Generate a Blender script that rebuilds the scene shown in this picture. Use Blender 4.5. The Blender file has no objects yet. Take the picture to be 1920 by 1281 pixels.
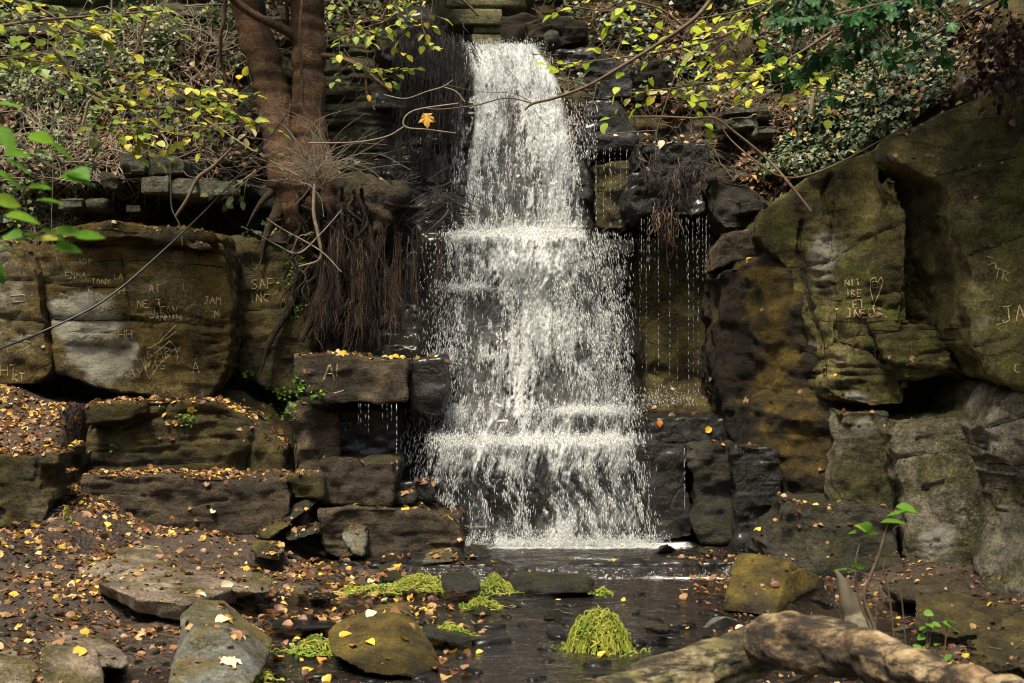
import bpy, bmesh, math, random
import numpy as np
from mathutils import Vector, Matrix
from mathutils.bvhtree import BVHTree

# ------------------------------------------------------------------ camera, sky, sun, exposure
sc = bpy.context.scene
COL = sc.collection
F, CX, CY, CH = 2400.0, 960.0, 640.5, 1.6      # focal length in photo pixels, centre, eye height
cam_d = bpy.data.cameras.new("camera")
cam = bpy.data.objects.new("camera", cam_d); COL.objects.link(cam)
cam.location = (0, 0, CH); cam.rotation_euler = (math.radians(90), 0, 0)
cam_d.sensor_width = 36; cam_d.lens = 36*F/1920; cam_d.clip_start = .1; cam_d.clip_end = 500
cam_d.dof.use_dof = True; cam_d.dof.focus_distance = 10.0; cam_d.dof.aperture_fstop = 4.0
sc.camera = cam
SUN_EL, SUN_ROT = math.radians(66), math.radians(205)
w = bpy.data.worlds.new("World"); sc.world = w; w.use_nodes = True
nt = w.node_tree; sky = nt.nodes.new("ShaderNodeTexSky"); sky.sky_type = 'NISHITA'; sky.sun_disc = False
sky.sun_elevation = SUN_EL; sky.sun_rotation = SUN_ROT; sky.air_density = 1.5; sky.dust_density = 4; sky.ozone_density = .6
bg = nt.nodes['Background']; bg.inputs[1].default_value = .10
nt.links.new(sky.outputs[0], bg.inputs[0])
sd = bpy.data.lights.new("sun", 'SUN'); sd.energy = 3.0; sd.angle = math.radians(11); sd.color = (1, .90, .72)
sun = bpy.data.objects.new("sun", sd); COL.objects.link(sun)
sdir = Vector((math.sin(SUN_ROT)*math.cos(SUN_EL), math.cos(SUN_ROT)*math.cos(SUN_EL), math.sin(SUN_EL)))
sun.rotation_euler = (-sdir).to_track_quat('-Z', 'Y').to_euler(); sun.location = (-3, 0, 14)
sc.view_settings.view_transform = 'Standard'; sc.view_settings.look = 'None'
sc.view_settings.exposure = 1.15; sc.view_settings.gamma = 1
sc.cycles.use_denoising = True; sc.cycles.filter_width = 1.1
sc.cycles.max_bounces = 6; sc.cycles.diffuse_bounces = 3; sc.cycles.transparent_max_bounces = 16
sc.cycles.sample_clamp_indirect = 6

# ------------------------------------------------------------------ helpers
rng = np.random.default_rng(7); random.seed(7)

def P(px, py, Y):
    return np.array([(px-CX)/F*Y, Y, CH-(py-CY)/F*Y])
def toP(p):
    return CX+p[..., 0]/p[..., 1]*F, CY-(p[..., 2]-CH)/p[..., 1]*F

def _h(ix, iy, iz, s):
    n = (ix*374761393 + iy*668265263 + iz*2147483647*3 + s*974634777) & 0x7fffffff
    n = ((n ^ (n >> 13))*1274126177) & 0x7fffffff
    n = ((n ^ (n >> 15))*2246822519) & 0x7fffffff
    return ((n ^ (n >> 16)) & 0xffff)/65535.0
def noise(p, s=0):
    p = np.asarray(p, float); i = np.floor(p).astype(np.int64); f = p-i; u = f*f*f*(f*(f*6-15)+10)
    r = 0
    for a in (0, 1):
        wa = u[:, 0] if a else 1-u[:, 0]
        for b in (0, 1):
            wb = u[:, 1] if b else 1-u[:, 1]
            for c in (0, 1):
                wc = u[:, 2] if c else 1-u[:, 2]
                r = r + wa*wb*wc*_h(i[:, 0]+a, i[:, 1]+b, i[:, 2]+c, s)
    return r*2-1
def fbm(p, s=0, o=4, g=.5, l=2.03):
    p = np.asarray(p, float); r = 0; a = 1; t = 0
    for k in range(o):
        r = r+a*noise(p+k*17.3, s+k); t += a; a *= g; p = p*l
    return r/t
def n2(x, y, s=0, o=3, g=.5):
    return fbm(np.stack([np.ravel(x), np.ravel(y), np.ravel(x)*0+s*3.7+.31], 1), s, o, g).reshape(np.shape(x))

def mesh_np(name, V, faces, smooth=True):
    """faces: (n,k) int array or list of arrays"""
    me = bpy.data.meshes.new(name)
    if not isinstance(faces, list): faces = [faces]
    faces = [f for f in faces if len(f)]
    V = np.asarray(V, np.float32)
    me.vertices.add(len(V)); me.vertices.foreach_set('co', V.ravel())
    nl = sum(f.size for f in faces); npol = sum(len(f) for f in faces)
    me.loops.add(nl); me.polygons.add(npol)
    me.loops.foreach_set('vertex_index', np.concatenate([f.ravel() for f in faces]).astype(np.int32))
    tot = np.concatenate([np.full(len(f), f.shape[1]) for f in faces]).astype(np.int32)
    st = np.concatenate([[0], np.cumsum(tot)[:-1]]).astype(np.int32)
    me.polygons.foreach_set('loop_start', st)
    me.polygons.foreach_set('use_smooth', np.full(npol, smooth))
    me.update(calc_edges=True); me.validate()
    return me

def add(name, me, mat, parent=None, label=None, cat=None, group=None, kind=None, base=True):
    o = bpy.data.objects.new(name, me); COL.objects.link(o)
    if mat is not None: me.materials.append(mat)
    if parent is not None:
        o.parent = parent; o.matrix_parent_inverse = parent.matrix_world.inverted()
    elif base and kind != 'structure' and len(me.vertices):
        co = np.empty(len(me.vertices)*3, np.float32); me.vertices.foreach_get('co', co); co = co.reshape(-1, 3)
        c = (co.min(0)+co.max(0))/2; c[2] = co[:, 2].min()
        me.vertices.foreach_set('co', (co-c).ravel()); me.update(); o.location = c; o.matrix_world = Matrix.Translation(Vector(c.tolist()))
    if label: o['label'] = label
    if cat: o['category'] = cat
    if group: o['group'] = group
    if kind: o['kind'] = kind
    return o
def empty(name, loc, label, cat, group=None):
    o = bpy.data.objects.new(name, None); COL.objects.link(o); o.location = tuple(float(v) for v in loc)
    o.matrix_world = Matrix.Translation(Vector(o.location)); o.empty_display_size = .1
    o['label'] = label; o['category'] = cat
    if group: o['group'] = group
    return o

# ------------------------------------------------------------------ materials
def newmat(name):
    m = bpy.data.materials.new(name); m.use_nodes = True
    t = m.node_tree; t.nodes.clear()
    out = t.nodes.new('ShaderNodeOutputMaterial')
    return m, t, out
class NT:
    def __init__(s, t): s.t = t; s.pos = t.nodes.new('ShaderNodeNewGeometry')
    def n(s, k, **kw):
        nd = s.t.nodes.new(k)
        for a, b in kw.items(): setattr(nd, a, b)
        return nd
    def L(s, a, b): s.t.links.new(a, b)
    def noise(s, scale, detail=6, rough=.6, vec=None, dist=0):
        nd = s.n('ShaderNodeTexNoise'); nd.inputs['Scale'].default_value = scale; nd.inputs['Detail'].default_value = detail
        nd.inputs['Roughness'].default_value = rough; nd.inputs['Distortion'].default_value = dist
        s.L(vec or s.pos.outputs['Position'], nd.inputs['Vector']); return nd.outputs['Fac']
    def mapv(s, sc_, loc=(0, 0, 0), rot=(0, 0, 0)):
        nd = s.n('ShaderNodeMapping'); nd.inputs['Scale'].default_value = sc_; nd.inputs['Location'].default_value = loc; nd.inputs['Rotation'].default_value = rot
        s.L(s.pos.outputs['Position'], nd.inputs['Vector']); return nd.outputs[0]
    def ramp(s, fac, stops, interp='LINEAR'):
        nd = s.n('ShaderNodeValToRGB'); cr = nd.color_ramp; cr.interpolation = interp
        while len(cr.elements) < len(stops): cr.elements.new(.5)
        for e, (p, c) in zip(cr.elements, stops):
            e.position = p; e.color = tuple(c)+(1,) if len(c) == 3 else c
        s.L(fac, nd.inputs[0]); return nd.outputs[0]
    def math(s, op, a, b=None, c=None, clamp=False):
        nd = s.n('ShaderNodeMath', operation=op, use_clamp=clamp)
        for i, v in enumerate((a, b, c)):
            if v is None: continue
            if isinstance(v, (int, float)): nd.inputs[i].default_value = v
            else: s.L(v, nd.inputs[i])
        return nd.outputs[0]
    def mix(s, fac, a, b, bt='MIX'):
        nd = s.n('ShaderNodeMix', data_type='RGBA', blend_type=bt)
        for i, v in ((0, fac), (6, a), (7, b)):
            if isinstance(v, (int, float)): nd.inputs[i].default_value = v
            elif isinstance(v, tuple): nd.inputs[i].default_value = v+(1,)
            else: s.L(v, nd.inputs[i])
        return nd.outputs[2]
    def rng(s, v, a, b, c=0, d=1):
        nd = s.n('ShaderNodeMapRange', interpolation_type='SMOOTHSTEP'); s.L(v, nd.inputs[0])
        for i, x in enumerate((a, b, c, d)): nd.inputs[i+1].default_value = x
        return nd.outputs[0]
    def bump(s, h, dist, strength=1, prev=None):
        nd = s.n('ShaderNodeBump'); nd.inputs['Strength'].default_value = strength; nd.inputs['Distance'].default_value = dist
        s.L(h, nd.inputs['Height'])
        if prev is not None: s.L(prev, nd.inputs['Normal'])
        return nd.outputs[0]

def rock_mat(name, dark, mid, light, moss=None, mossamt=0., rough=.85, bump=1., strata=.5, wet=0., moss2=None, patch=None, seed=0., spec=.35, cracks=.45, K=1.5):
    m, t, out = newmat(name); N = NT(t)
    dark, mid, light = [tuple(v*K for v in c_) for c_ in (dark, mid, light)]
    off = N.mapv((1, 1, 1), (seed*3.1, seed*1.7, seed*2.3))
    n1 = N.noise(1.6, 8, .68, off); n3 = N.noise(11, 7, .7, off)
    sv = N.mapv((1.1, 1.1, 9), (seed, seed, seed), (.04, .05, 0)); st = N.noise(1.9, 6, .6, sv, .6)
    col = N.ramp(n1, [(.3, dark), (.5, mid), (.72, light)])
    col = N.mix(.75, col, N.ramp(n3, [(.25, (.35, .35, .35)), (.5, (.95, .95, .95)), (.75, (1.6, 1.55, 1.5))]), 'MULTIPLY')
    fine = N.noise(52, 5, .75, off)
    col = N.mix(.8, col, N.ramp(fine, [(.34, (.38, .37, .35)), (.5, (1, 1, 1)), (.66, (1.75, 1.7, 1.6))]), 'MULTIPLY')
    mot = N.noise(4.2, 6, .7, off)
    col = N.mix(.8, col, N.ramp(mot, [(.36, (.42, .40, .36)), (.5, (1, 1, 1)), (.64, (1.45, 1.42, 1.32))]), 'MULTIPLY')
    col = N.mix(strata*.7, col, N.ramp(st, [(.32, (.35, .33, .3)), (.5, (1, 1, 1)), (.7, (1.35, 1.3, 1.25))]), 'MULTIPLY')
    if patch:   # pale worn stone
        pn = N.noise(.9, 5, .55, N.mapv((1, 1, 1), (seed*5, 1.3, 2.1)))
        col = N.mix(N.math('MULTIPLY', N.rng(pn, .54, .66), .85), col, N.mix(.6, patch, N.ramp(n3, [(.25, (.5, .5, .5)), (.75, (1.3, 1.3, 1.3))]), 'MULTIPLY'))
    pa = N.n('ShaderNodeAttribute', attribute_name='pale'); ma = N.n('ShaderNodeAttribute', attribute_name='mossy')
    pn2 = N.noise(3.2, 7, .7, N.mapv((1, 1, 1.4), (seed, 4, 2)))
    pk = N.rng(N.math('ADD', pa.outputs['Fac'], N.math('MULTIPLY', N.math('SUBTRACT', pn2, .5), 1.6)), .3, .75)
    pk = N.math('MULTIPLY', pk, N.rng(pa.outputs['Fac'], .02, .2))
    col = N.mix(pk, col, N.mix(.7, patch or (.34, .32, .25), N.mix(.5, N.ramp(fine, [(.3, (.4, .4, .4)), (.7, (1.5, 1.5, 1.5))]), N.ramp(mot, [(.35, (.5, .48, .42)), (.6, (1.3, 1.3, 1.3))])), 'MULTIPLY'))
    rg = N.math('MULTIPLY', 1., rough)
    sepp = N.n('ShaderNodeSeparateXYZ'); N.L(N.pos.outputs['Position'], sepp.inputs[0])
    if moss:
        sep = N.n('ShaderNodeSeparateXYZ'); N.L(N.pos.outputs['Normal'], sep.inputs[0])
        mn = N.noise(2.1, 9, .72, N.mapv((1, 1, 1), (seed*2, 5, 1)))
        mk = N.math('ADD', N.math('MULTIPLY', sep.outputs['Z'], .13), mn)
        mk = N.math('ADD', mk, N.math('MULTIPLY', ma.outputs['Fac'], .3))
        mk = N.rng(mk, .62-mossamt*.3, .74-mossamt*.3); mk = N.math('MULTIPLY', mk, N.math('SUBTRACT', 1., N.math('MULTIPLY', pk, .8)))
        mn2 = N.noise(45, 5, .7)
        mk = N.math('MULTIPLY', mk, N.rng(mn2, .3, .55, .35, 1))
        mc = N.ramp(N.noise(5, 5, .6), [(.36, tuple(v*.3 for v in moss)), (.5, tuple(v*.85 for v in moss)), (.64, moss2 or tuple(v*1.5 for v in moss))])
        mc = N.mix(.8, mc, N.ramp(fine, [(.34, (.45, .45, .4)), (.5, (1, 1, 1)), (.66, (1.6, 1.6, 1.5))]), 'MULTIPLY')
        col = N.mix(mk, col, mc)
        rg = N.math('MAXIMUM', rg, N.math('MULTIPLY', mk, .9))
    wl = N.rng(N.math('ADD', sepp.outputs['Z'], N.math('MULTIPLY', N.math('SUBTRACT', n3, .5), -.12)), -.02, .055)
    col = N.mix(wl, N.mix(1., col, (.38, .38, .38), 'MULTIPLY'), col)
    rg = N.math('MULTIPLY', rg, N.rng(wl, 0, 1, .35, 1))
    b = N.bump(mot, .10*bump, .7); b = N.bump(n3, .085*bump, .9, b)
    b = N.bump(st, .04*bump*(.4+strata), .7, b)
    b = N.bump(fine, .026*bump, 1, b)
    if wet: b = N.bump(N.noise(34, 4, .7, N.mapv((1, 1, .6))), .035, 1, b)
    vo = N.n('ShaderNodeTexVoronoi', feature='DISTANCE_TO_EDGE'); vo.inputs['Scale'].default_value = .75
    wv = N.n('ShaderNodeTexNoise'); wv.inputs['Scale'].default_value = 2.2; wv.inputs['Detail'].default_value = 5; N.L(off, wv.inputs['Vector'])
    va = N.n('ShaderNodeVectorMath', operation='MULTIPLY_ADD'); N.L(wv.outputs['Color'], va.inputs[0]); va.inputs[1].default_value = (.5, .5, .3); N.L(N.mapv((.9, .9, 2.2), (seed, 0, 0)), va.inputs[2])
    N.L(va.outputs[0], vo.inputs['Vector'])
    ck = N.math('MAXIMUM', N.rng(vo.outputs['Distance'], .0, .016), N.rng(N.noise(1.7, 4, .6, N.mapv((1, 1, 1), (9, seed, 4))), .42, .52))
    b = N.bump(ck, .02*cracks, .7, b)
    col = N.mix(N.math('MULTIPLY', N.math('SUBTRACT', 1., ck), cracks), col, tuple(v*.3 for v in dark))
    p = N.n('ShaderNodeBsdfPrincipled'); N.L(col, p.inputs['Base Color']); N.L(b, p.inputs['Normal']); N.L(rg, p.inputs['Roughness'])
    p.inputs['Specular IOR Level'].default_value = spec if not wet else .5
    if wet: p.inputs['Coat Weight'].default_value = wet*.6; p.inputs['Coat Roughness'].default_value = .2; p.inputs['Coat Tint'].default_value = (1, .95, .86, 1)
    N.L(p.outputs[0], out.inputs[0]); return m

OL = (.075, .068, .016); GOLD = (.14, .105, .014); GREEN = (.035, .05, .012)
M = {}
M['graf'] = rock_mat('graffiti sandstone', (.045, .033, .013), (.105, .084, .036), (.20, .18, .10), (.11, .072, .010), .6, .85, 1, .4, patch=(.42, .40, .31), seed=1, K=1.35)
M['mossrock'] = rock_mat('mossy sandstone', (.025, .02, .01), (.055, .046, .024), (.10, .09, .055), (.075, .058, .012), .75, .85, 1, .5, seed=2)
M['dark'] = rock_mat('dark damp rock', (.012, .011, .008), (.032, .029, .02), (.07, .064, .045), (.035, .034, .01), .35, .6, 1.1, .6, seed=3)
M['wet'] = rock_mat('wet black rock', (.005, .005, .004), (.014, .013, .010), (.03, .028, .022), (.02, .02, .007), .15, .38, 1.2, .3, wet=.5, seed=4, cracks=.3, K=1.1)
M['brown'] = rock_mat('brown damp stone', (.020, .014, .008), (.046, .034, .02), (.092, .07, .042), (.05, .045, .012), .15, .7, 1, .6, seed=5)
M['slab'] = rock_mat('grey brown slab', (.06, .045, .032), (.125, .1, .072), (.19, .16, .12), (.075, .06, .012), .15, .7, .5, .2, seed=6, cracks=.0)
M['grey'] = rock_mat('grey slate', (.04, .042, .038), (.10, .102, .09), (.18, .18, .155), (.10, .08, .013), .36, .5, .5, .2, seed=7, moss2=(.15, .11, .02), cracks=0.)
M['gold'] = rock_mat('gold moss boulder', (.02, .017, .008), (.045, .038, .02), (.09, .08, .05), (.14, .10, .014), .62, .85, 1, .2, seed=8, moss2=(.19, .135, .018), cracks=0.)
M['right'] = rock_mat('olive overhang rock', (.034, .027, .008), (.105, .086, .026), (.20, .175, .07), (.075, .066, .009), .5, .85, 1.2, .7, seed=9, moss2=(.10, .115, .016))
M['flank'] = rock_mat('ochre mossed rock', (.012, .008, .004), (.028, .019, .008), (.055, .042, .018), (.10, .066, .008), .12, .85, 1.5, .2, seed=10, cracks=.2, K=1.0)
M['pale'] = rock_mat('pale worn rock', (.06, .052, .034), (.14, .125, .085), (.24, .225, .17), (.07, .065, .016), .42, .85, 1.2, .4, patch=(.34, .32, .26), seed=11)
M['cliff'] = rock_mat('layered cliff', (.022, .022, .012), (.065, .063, .036), (.13, .132, .09), (.05, .048, .010), .45, .8, 1.2, .9, seed=12, K=1.8)
M['strat'] = rock_mat('grey layered stone', (.03, .03, .022), (.08, .08, .06), (.15, .155, .12), (.05, .046, .012), .35, .8, 1, .8, seed=13)
M['blocky'] = rock_mat('rough mossed blocks', (.02, .018, .011), (.05, .045, .028), (.12, .112, .08), (.045, .042, .012), .45, .7, 1.1, .7, seed=14)
M['masonry'] = rock_mat('bridge masonry', (.09, .085, .04), (.17, .16, .085), (.25, .24, .14), (.1, .1, .03), .3, .8, .6, .3, seed=15)

def simple(name, col, rough=.7, var=.4, scale=20, bump=.004, stretch=(1, 1, 1), spec=.3):
    m, t, out = newmat(name); N = NT(t)
    v = N.mapv(stretch); n = N.noise(scale, 6, .65, v)
    c = N.mix(1., col, N.ramp(n, [(.3, (1-var,)*3), (.7, (1+var,)*3)]), 'MULTIPLY')
    p = N.n('ShaderNodeBsdfPrincipled'); N.L(c, p.inputs['Base Color']); p.inputs['Roughness'].default_value = rough
    p.inputs['Specular IOR Level'].default_value = spec
    if bump: N.L(N.bump(n, bump), p.inputs['Normal'])
    N.L(p.outputs[0], out.inputs[0]); return m
def leaf_mat(name, stops, trans=.35, rough=.45, big=0):
    m, t, out = newmat(name); N = NT(t)
    c = N.ramp(N.pos.outputs['Random Per Island'], stops)
    n = N.noise(60, 4, .6); c = N.mix(.5, c, N.ramp(n, [(.3, (.6,)*3), (.7, (1.3,)*3)]), 'MULTIPLY')
    p = N.n('ShaderNodeBsdfPrincipled'); N.L(c, p.inputs['Base Color']); p.inputs['Roughness'].default_value = rough
    p.inputs['Specular IOR Level'].default_value = .35
    tr = N.n('ShaderNodeBsdfTranslucent'); N.L(c, tr.inputs[0])
    mx = N.n('ShaderNodeMixShader'); mx.inputs[0].default_value = trans
    N.L(p.outputs[0], mx.inputs[1]); N.L(tr.outputs[0], mx.inputs[2]); N.L(mx.outputs[0], out.inputs[0]); return m
M['litter'] = leaf_mat('fallen leaves', [(0, (.09, .035, .014)), (.3, (.14, .062, .025)), (.5, (.24, .11, .04)), (.66, (.32, .19, .09)), (.78, (.42, .27, .10)), (.86, (.55, .33, .03)), (.95, (.6, .46, .06)), (1, (.68, .6, .4))], .15)
M['litterbrown'] = leaf_mat('brown dead leaves', [(0, (.05, .022, .01)), (.5, (.12, .055, .022)), (.8, (.22, .12, .05)), (1, (.4, .26, .12))], .12)
M['litteryellow'] = leaf_mat('yellow fallen leaves', [(0, (.5, .3, .03)), (.4, (.6, .42, .06)), (.7, (.55, .25, .03)), (1, (.75, .65, .35))], .15)
M['lime'] = leaf_mat('lime leaves', [(0, (.26, .38, .03)), (.35, (.42, .55, .04)), (.7, (.58, .64, .05)), (.88, (.75, .66, .08)), (1, (.75, .7, .35))], .5)
M['hazel'] = leaf_mat('hazel leaves', [(0, (.13, .2, .04)), (.35, (.26, .36, .07)), (.58, (.4, .47, .07)), (.76, (.66, .6, .06)), (.92, (.75, .6, .08)), (1, (.7, .62, .35))], .45)
M['green'] = leaf_mat('fresh green leaves', [(0, (.08, .2, .02)), (.6, (.16, .34, .03)), (.9, (.28, .42, .04)), (1, (.5, .5, .06))], .5)
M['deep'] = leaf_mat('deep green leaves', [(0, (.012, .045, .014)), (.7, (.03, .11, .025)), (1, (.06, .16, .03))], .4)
M['ivy'] = leaf_mat('ivy leaves', [(0, (.025, .045, .015)), (.45, (.07, .10, .045)), (.8, (.16, .2, .11)), (.93, (.26, .3, .17)), (1, (.32, .22, .08))], .15, .4)
M['bramble'] = leaf_mat('bramble leaves', [(0, (.025, .045, .015)), (.5, (.085, .12, .045)), (.9, (.24, .3, .12)), (1, (.4, .38, .1))], .3, .45)
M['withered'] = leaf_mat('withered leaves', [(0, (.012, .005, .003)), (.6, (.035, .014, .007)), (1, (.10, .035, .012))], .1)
M['cress'] = leaf_mat('cress stems', [(0, (.22, .28, .03)), (.5, (.4, .42, .05)), (.8, (.55, .5, .1)), (1, (.16, .28, .03))], .3, .4)
M['bark'] = simple('bark', (.15, .085, .042), .8, .55, 14, .012, (1, 1, 3))
M['twig'] = simple('twigs', (.11, .075, .045), .75, .4, 30, .002)
M['twigpale'] = simple('pale twigs', (.2, .16, .11), .75, .4, 30, .002)
M['bark'] = rock_mat('smooth brown bark', (.05, .027, .013), (.12, .066, .032), (.2, .115, .058), (.06, .065, .015), .12, .75, .6, .35, seed=22, cracks=0., K=1.15)
M['root'] = simple('roots', (.03, .021, .013), .6, .6, 18, .006, (1, 1, .4))
M['rootred'] = leaf_mat('reddish roots', [(0, (.008, .005, .003)), (.5, (.022, .012, .006)), (.8, (.055, .028, .013)), (.95, (.1, .055, .026)), (1, (.2, .14, .08))], 0., .6)
M['rootfine'] = leaf_mat('fine dark roots', [(0, (.005, .004, .003)), (.6, (.014, .010, .007)), (.9, (.035, .026, .017)), (1, (.09, .07, .045))], 0., .55)
M['rootbig'] = rock_mat('woody roots', (.018, .012, .007), (.045, .028, .016), (.09, .06, .035), (.05, .05, .012), .25, .8, .7, .3, seed=23, cracks=0., K=1.)
M['cable'] = simple('cable rubber', (.015, .016, .018), .35, .1, 30, 0)
M['scratch'] = simple('scratched stone', (.27, .225, .12), .9, .35, 40, .002)
M['scratchr'] = simple('scratched stone ochre', (.28, .22, .11), .9, .35, 40, .002)
M['gap'] = simple('dark gap', (.006, .005, .004), .95, .3, 10, 0)

# ------------------------------------------------------------------ rock builder
ROCKS = []          # (verts, tris) of everything one can stand a leaf on
def hull_pts(bm, pts):
    vs = [bm.verts.new(tuple(float(c) for c in p)) for p in pts]
    r = bmesh.ops.convex_hull(bm, input=vs)
    kill = [g for g in r['geom_interior']+r['geom_unused'] if isinstance(g, bmesh.types.BMVert)]
    if kill: bmesh.ops.delete(bm, geom=list(set(kill)), context='VERTS')
def prism(bm, poly, Y, T, shrink=0.):
    pts = [P(q[0], q[1], q[2] if len(q) > 2 else Y) for q in poly]
    c = sum(pts)/len(pts)
    fr = [bm.verts.new(tuple(p)) for p in pts]
    bk = []
    for p in pts:
        q = p.copy(); q[1] = max(pt[1] for pt in pts)+T; q[0] += (c[0]-q[0])*shrink; q[2] += (c[2]-q[2])*shrink
        bk.append(bm.verts.new(tuple(q)))
    n = len(pts); bm.faces.new(fr); bm.faces.new(bk[::-1])
    for i in range(n):
        j = (i+1) % n; bm.faces.new((fr[j], fr[i], bk[i], bk[j]))
def remesh(bm, vox, smooth):
    bmesh.ops.triangulate(bm, faces=bm.faces[:]); bmesh.ops.recalc_face_normals(bm, faces=bm.faces[:])
    me = bpy.data.meshes.new('tmp'); bm.to_mesh(me); bm.free()
    o = bpy.data.objects.new('tmp', me); COL.objects.link(o)
    r = o.modifiers.new('r', 'REMESH'); r.mode = 'VOXEL'; r.voxel_size = vox
    if smooth:
        s = o.modifiers.new('s', 'SMOOTH'); s.iterations = smooth; s.factor = .5
    dg = bpy.context.evaluated_depsgraph_get(); ev = o.evaluated_get(dg); m2 = ev.to_mesh()
    V = np.empty(len(m2.vertices)*3, np.float32); m2.vertices.foreach_get('co', V); V = V.reshape(-1, 3).astype(float)
    Nn = np.empty(len(m2.vertices)*3, np.float32); m2.vertices.foreach_get('normal', Nn); Nn = Nn.reshape(-1, 3).astype(float)
    lt = np.empty(len(m2.polygons), np.int32); m2.polygons.foreach_get('loop_total', lt)
    li = np.empty(len(m2.loops), np.int32); m2.loops.foreach_get('vertex_index', li)
    if (lt == 4).all(): faces = [li.reshape(-1, 4)]
    else:
        st = np.concatenate([[0], np.cumsum(lt)[:-1]]); faces = []
        for k in (3, 4):
            idx = st[lt == k]; faces.append(li[idx[:, None]+np.arange(k)])
    ev.to_mesh_clear(); bpy.data.objects.remove(o); bpy.data.meshes.remove(me)
    return V, Nn, faces
def groove_disp(V, Nn, grooves):
    px, py = toP(V); d = np.zeros(len(V))
    for g in grooves:
        pts, wd, dp = g
        best = np.full(len(V), 1e9)
        for (x0, y0), (x1, y1) in zip(pts[:-1], pts[1:]):
            dx, dy = x1-x0, y1-y0; L2 = dx*dx+dy*dy
            t = np.clip(((px-x0)*dx+(py-y0)*dy)/L2, 0, 1)
            best = np.minimum(best, np.hypot(px-x0-t*dx, py-y0-t*dy))
        d += dp*np.exp(-(best/wd)**2)
    return d*(Nn[:, 1] < -.1)
SEAMS = []
def wob(pts, s_):
    out = []; L = 0
    for (x0, y0), (x1, y1) in zip(pts[:-1], pts[1:]):
        m_ = max(2, int(math.hypot(x1-x0, y1-y0)/7))
        for t_ in np.linspace(0, 1, m_, endpoint=False): out.append((x0+(x1-x0)*t_, y0+(y1-y0)*t_))
    out.append(pts[-1]); a = np.array(out, float); i = np.arange(len(a))
    a[:, 0] += 2.6*n2(i*.35, i*0., s_, 3, .7); a[:, 1] += 3.4*n2(i*.35, i*0., s_+5, 3, .7); return a
def rock(name, label, cat, shapes, mat, vox=.022, smooth=2, amp=.05, freq=1.8, strata=.012, chip=.02, grooves=(), group=None, seed=None, extra=None, pale=(), mossy=(), micro=1.):
    bm = bmesh.new()
    for s in shapes:
        if s[0] == 'h': hull_pts(bm, [P(*q) for q in s[1]])
        elif s[0] == 'H':  # front points plus the same pushed back
            pts = [P(*q) for q in s[1]]; hull_pts(bm, pts+[p+np.array([0, s[2], 0]) for p in pts])
        else: prism(bm, s[1], s[2], s[3], s[4] if len(s) > 4 else 0)
    V, Nn, faces = remesh(bm, vox, smooth)
    sd_ = seed if seed is not None else len(ROCKS)+1
    q = V+sd_*3.3
    d = amp*fbm(q*freq, sd_, 4) + chip*np.tanh(3.5*fbm(q*np.array([2.6, 2.6, 4.2]), sd_+9, 3)) + micro*((.006+amp*.30)*fbm(q*freq*5, sd_+5, 4)+.010*np.tanh(3*fbm(q*9, sd_+6, 2)))
    if strata:
        zz = q[:, 2]*15+2.2*noise(q*.9, sd_+2)
        pm = np.clip(.35+1.6*fbm(q*np.array([1.2, 1.2, 2.4]), sd_+14, 2), .0, 1)
        lay = fbm(np.stack([q[:, 0]*1.5, q[:, 1]*1.5, zz], 1), sd_+3, 3)
        d += strata*(np.tanh(5*lay)-1.6*np.exp(-(lay/.05)**2))*(1-np.abs(Nn[:, 2]))*pm
    V = V+Nn*d[:, None]
    if grooves:
        grooves = [(wob(g[0], sd_+i*3), g[1], g[2]) for i, g in enumerate(grooves)]
        V[:, 1] += groove_disp(V, Nn, [(g[0], max(4.5, g[1]*1.1), g[2]*.45 if g[1] < 4.5 else g[2]*.8) for g in grooves])
    if extra is not None: V = extra(V, Nn)
    me = mesh_np(name, V, faces)
    ROCKS.append((V.copy(), faces))
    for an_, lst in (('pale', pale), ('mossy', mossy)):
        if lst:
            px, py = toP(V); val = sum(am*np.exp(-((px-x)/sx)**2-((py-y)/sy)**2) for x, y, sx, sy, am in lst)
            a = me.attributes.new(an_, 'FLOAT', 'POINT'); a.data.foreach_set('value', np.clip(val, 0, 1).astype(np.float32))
    o = add(name, me, M[mat], label=label, cat=cat, group=group)
    if grooves: SEAMS.append((o, [g for g in grooves if g[2] > 0]))
    return o

# ------------------------------------------------------------------ terrain
def shepard(cp, X, Y_, p=3., eps=.02):
    num = 0; den = 0
    for (a, b, v) in cp:
        wgt = 1/((X-a)**2+(Y_-b)**2+eps)**(p/2); num = num+wgt*v; den = den+wgt
    return num/den
def grid_faces(nx, ny, flip=False):
    i = np.arange(nx-1)[None, :]; j = np.arange(ny-1)[:, None]; a = j*nx+i
    f = np.stack([a, a+1, a+1+nx, a+nx], -1).reshape(-1, 4)
    return f[:, ::-1].copy() if flip else f

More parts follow.
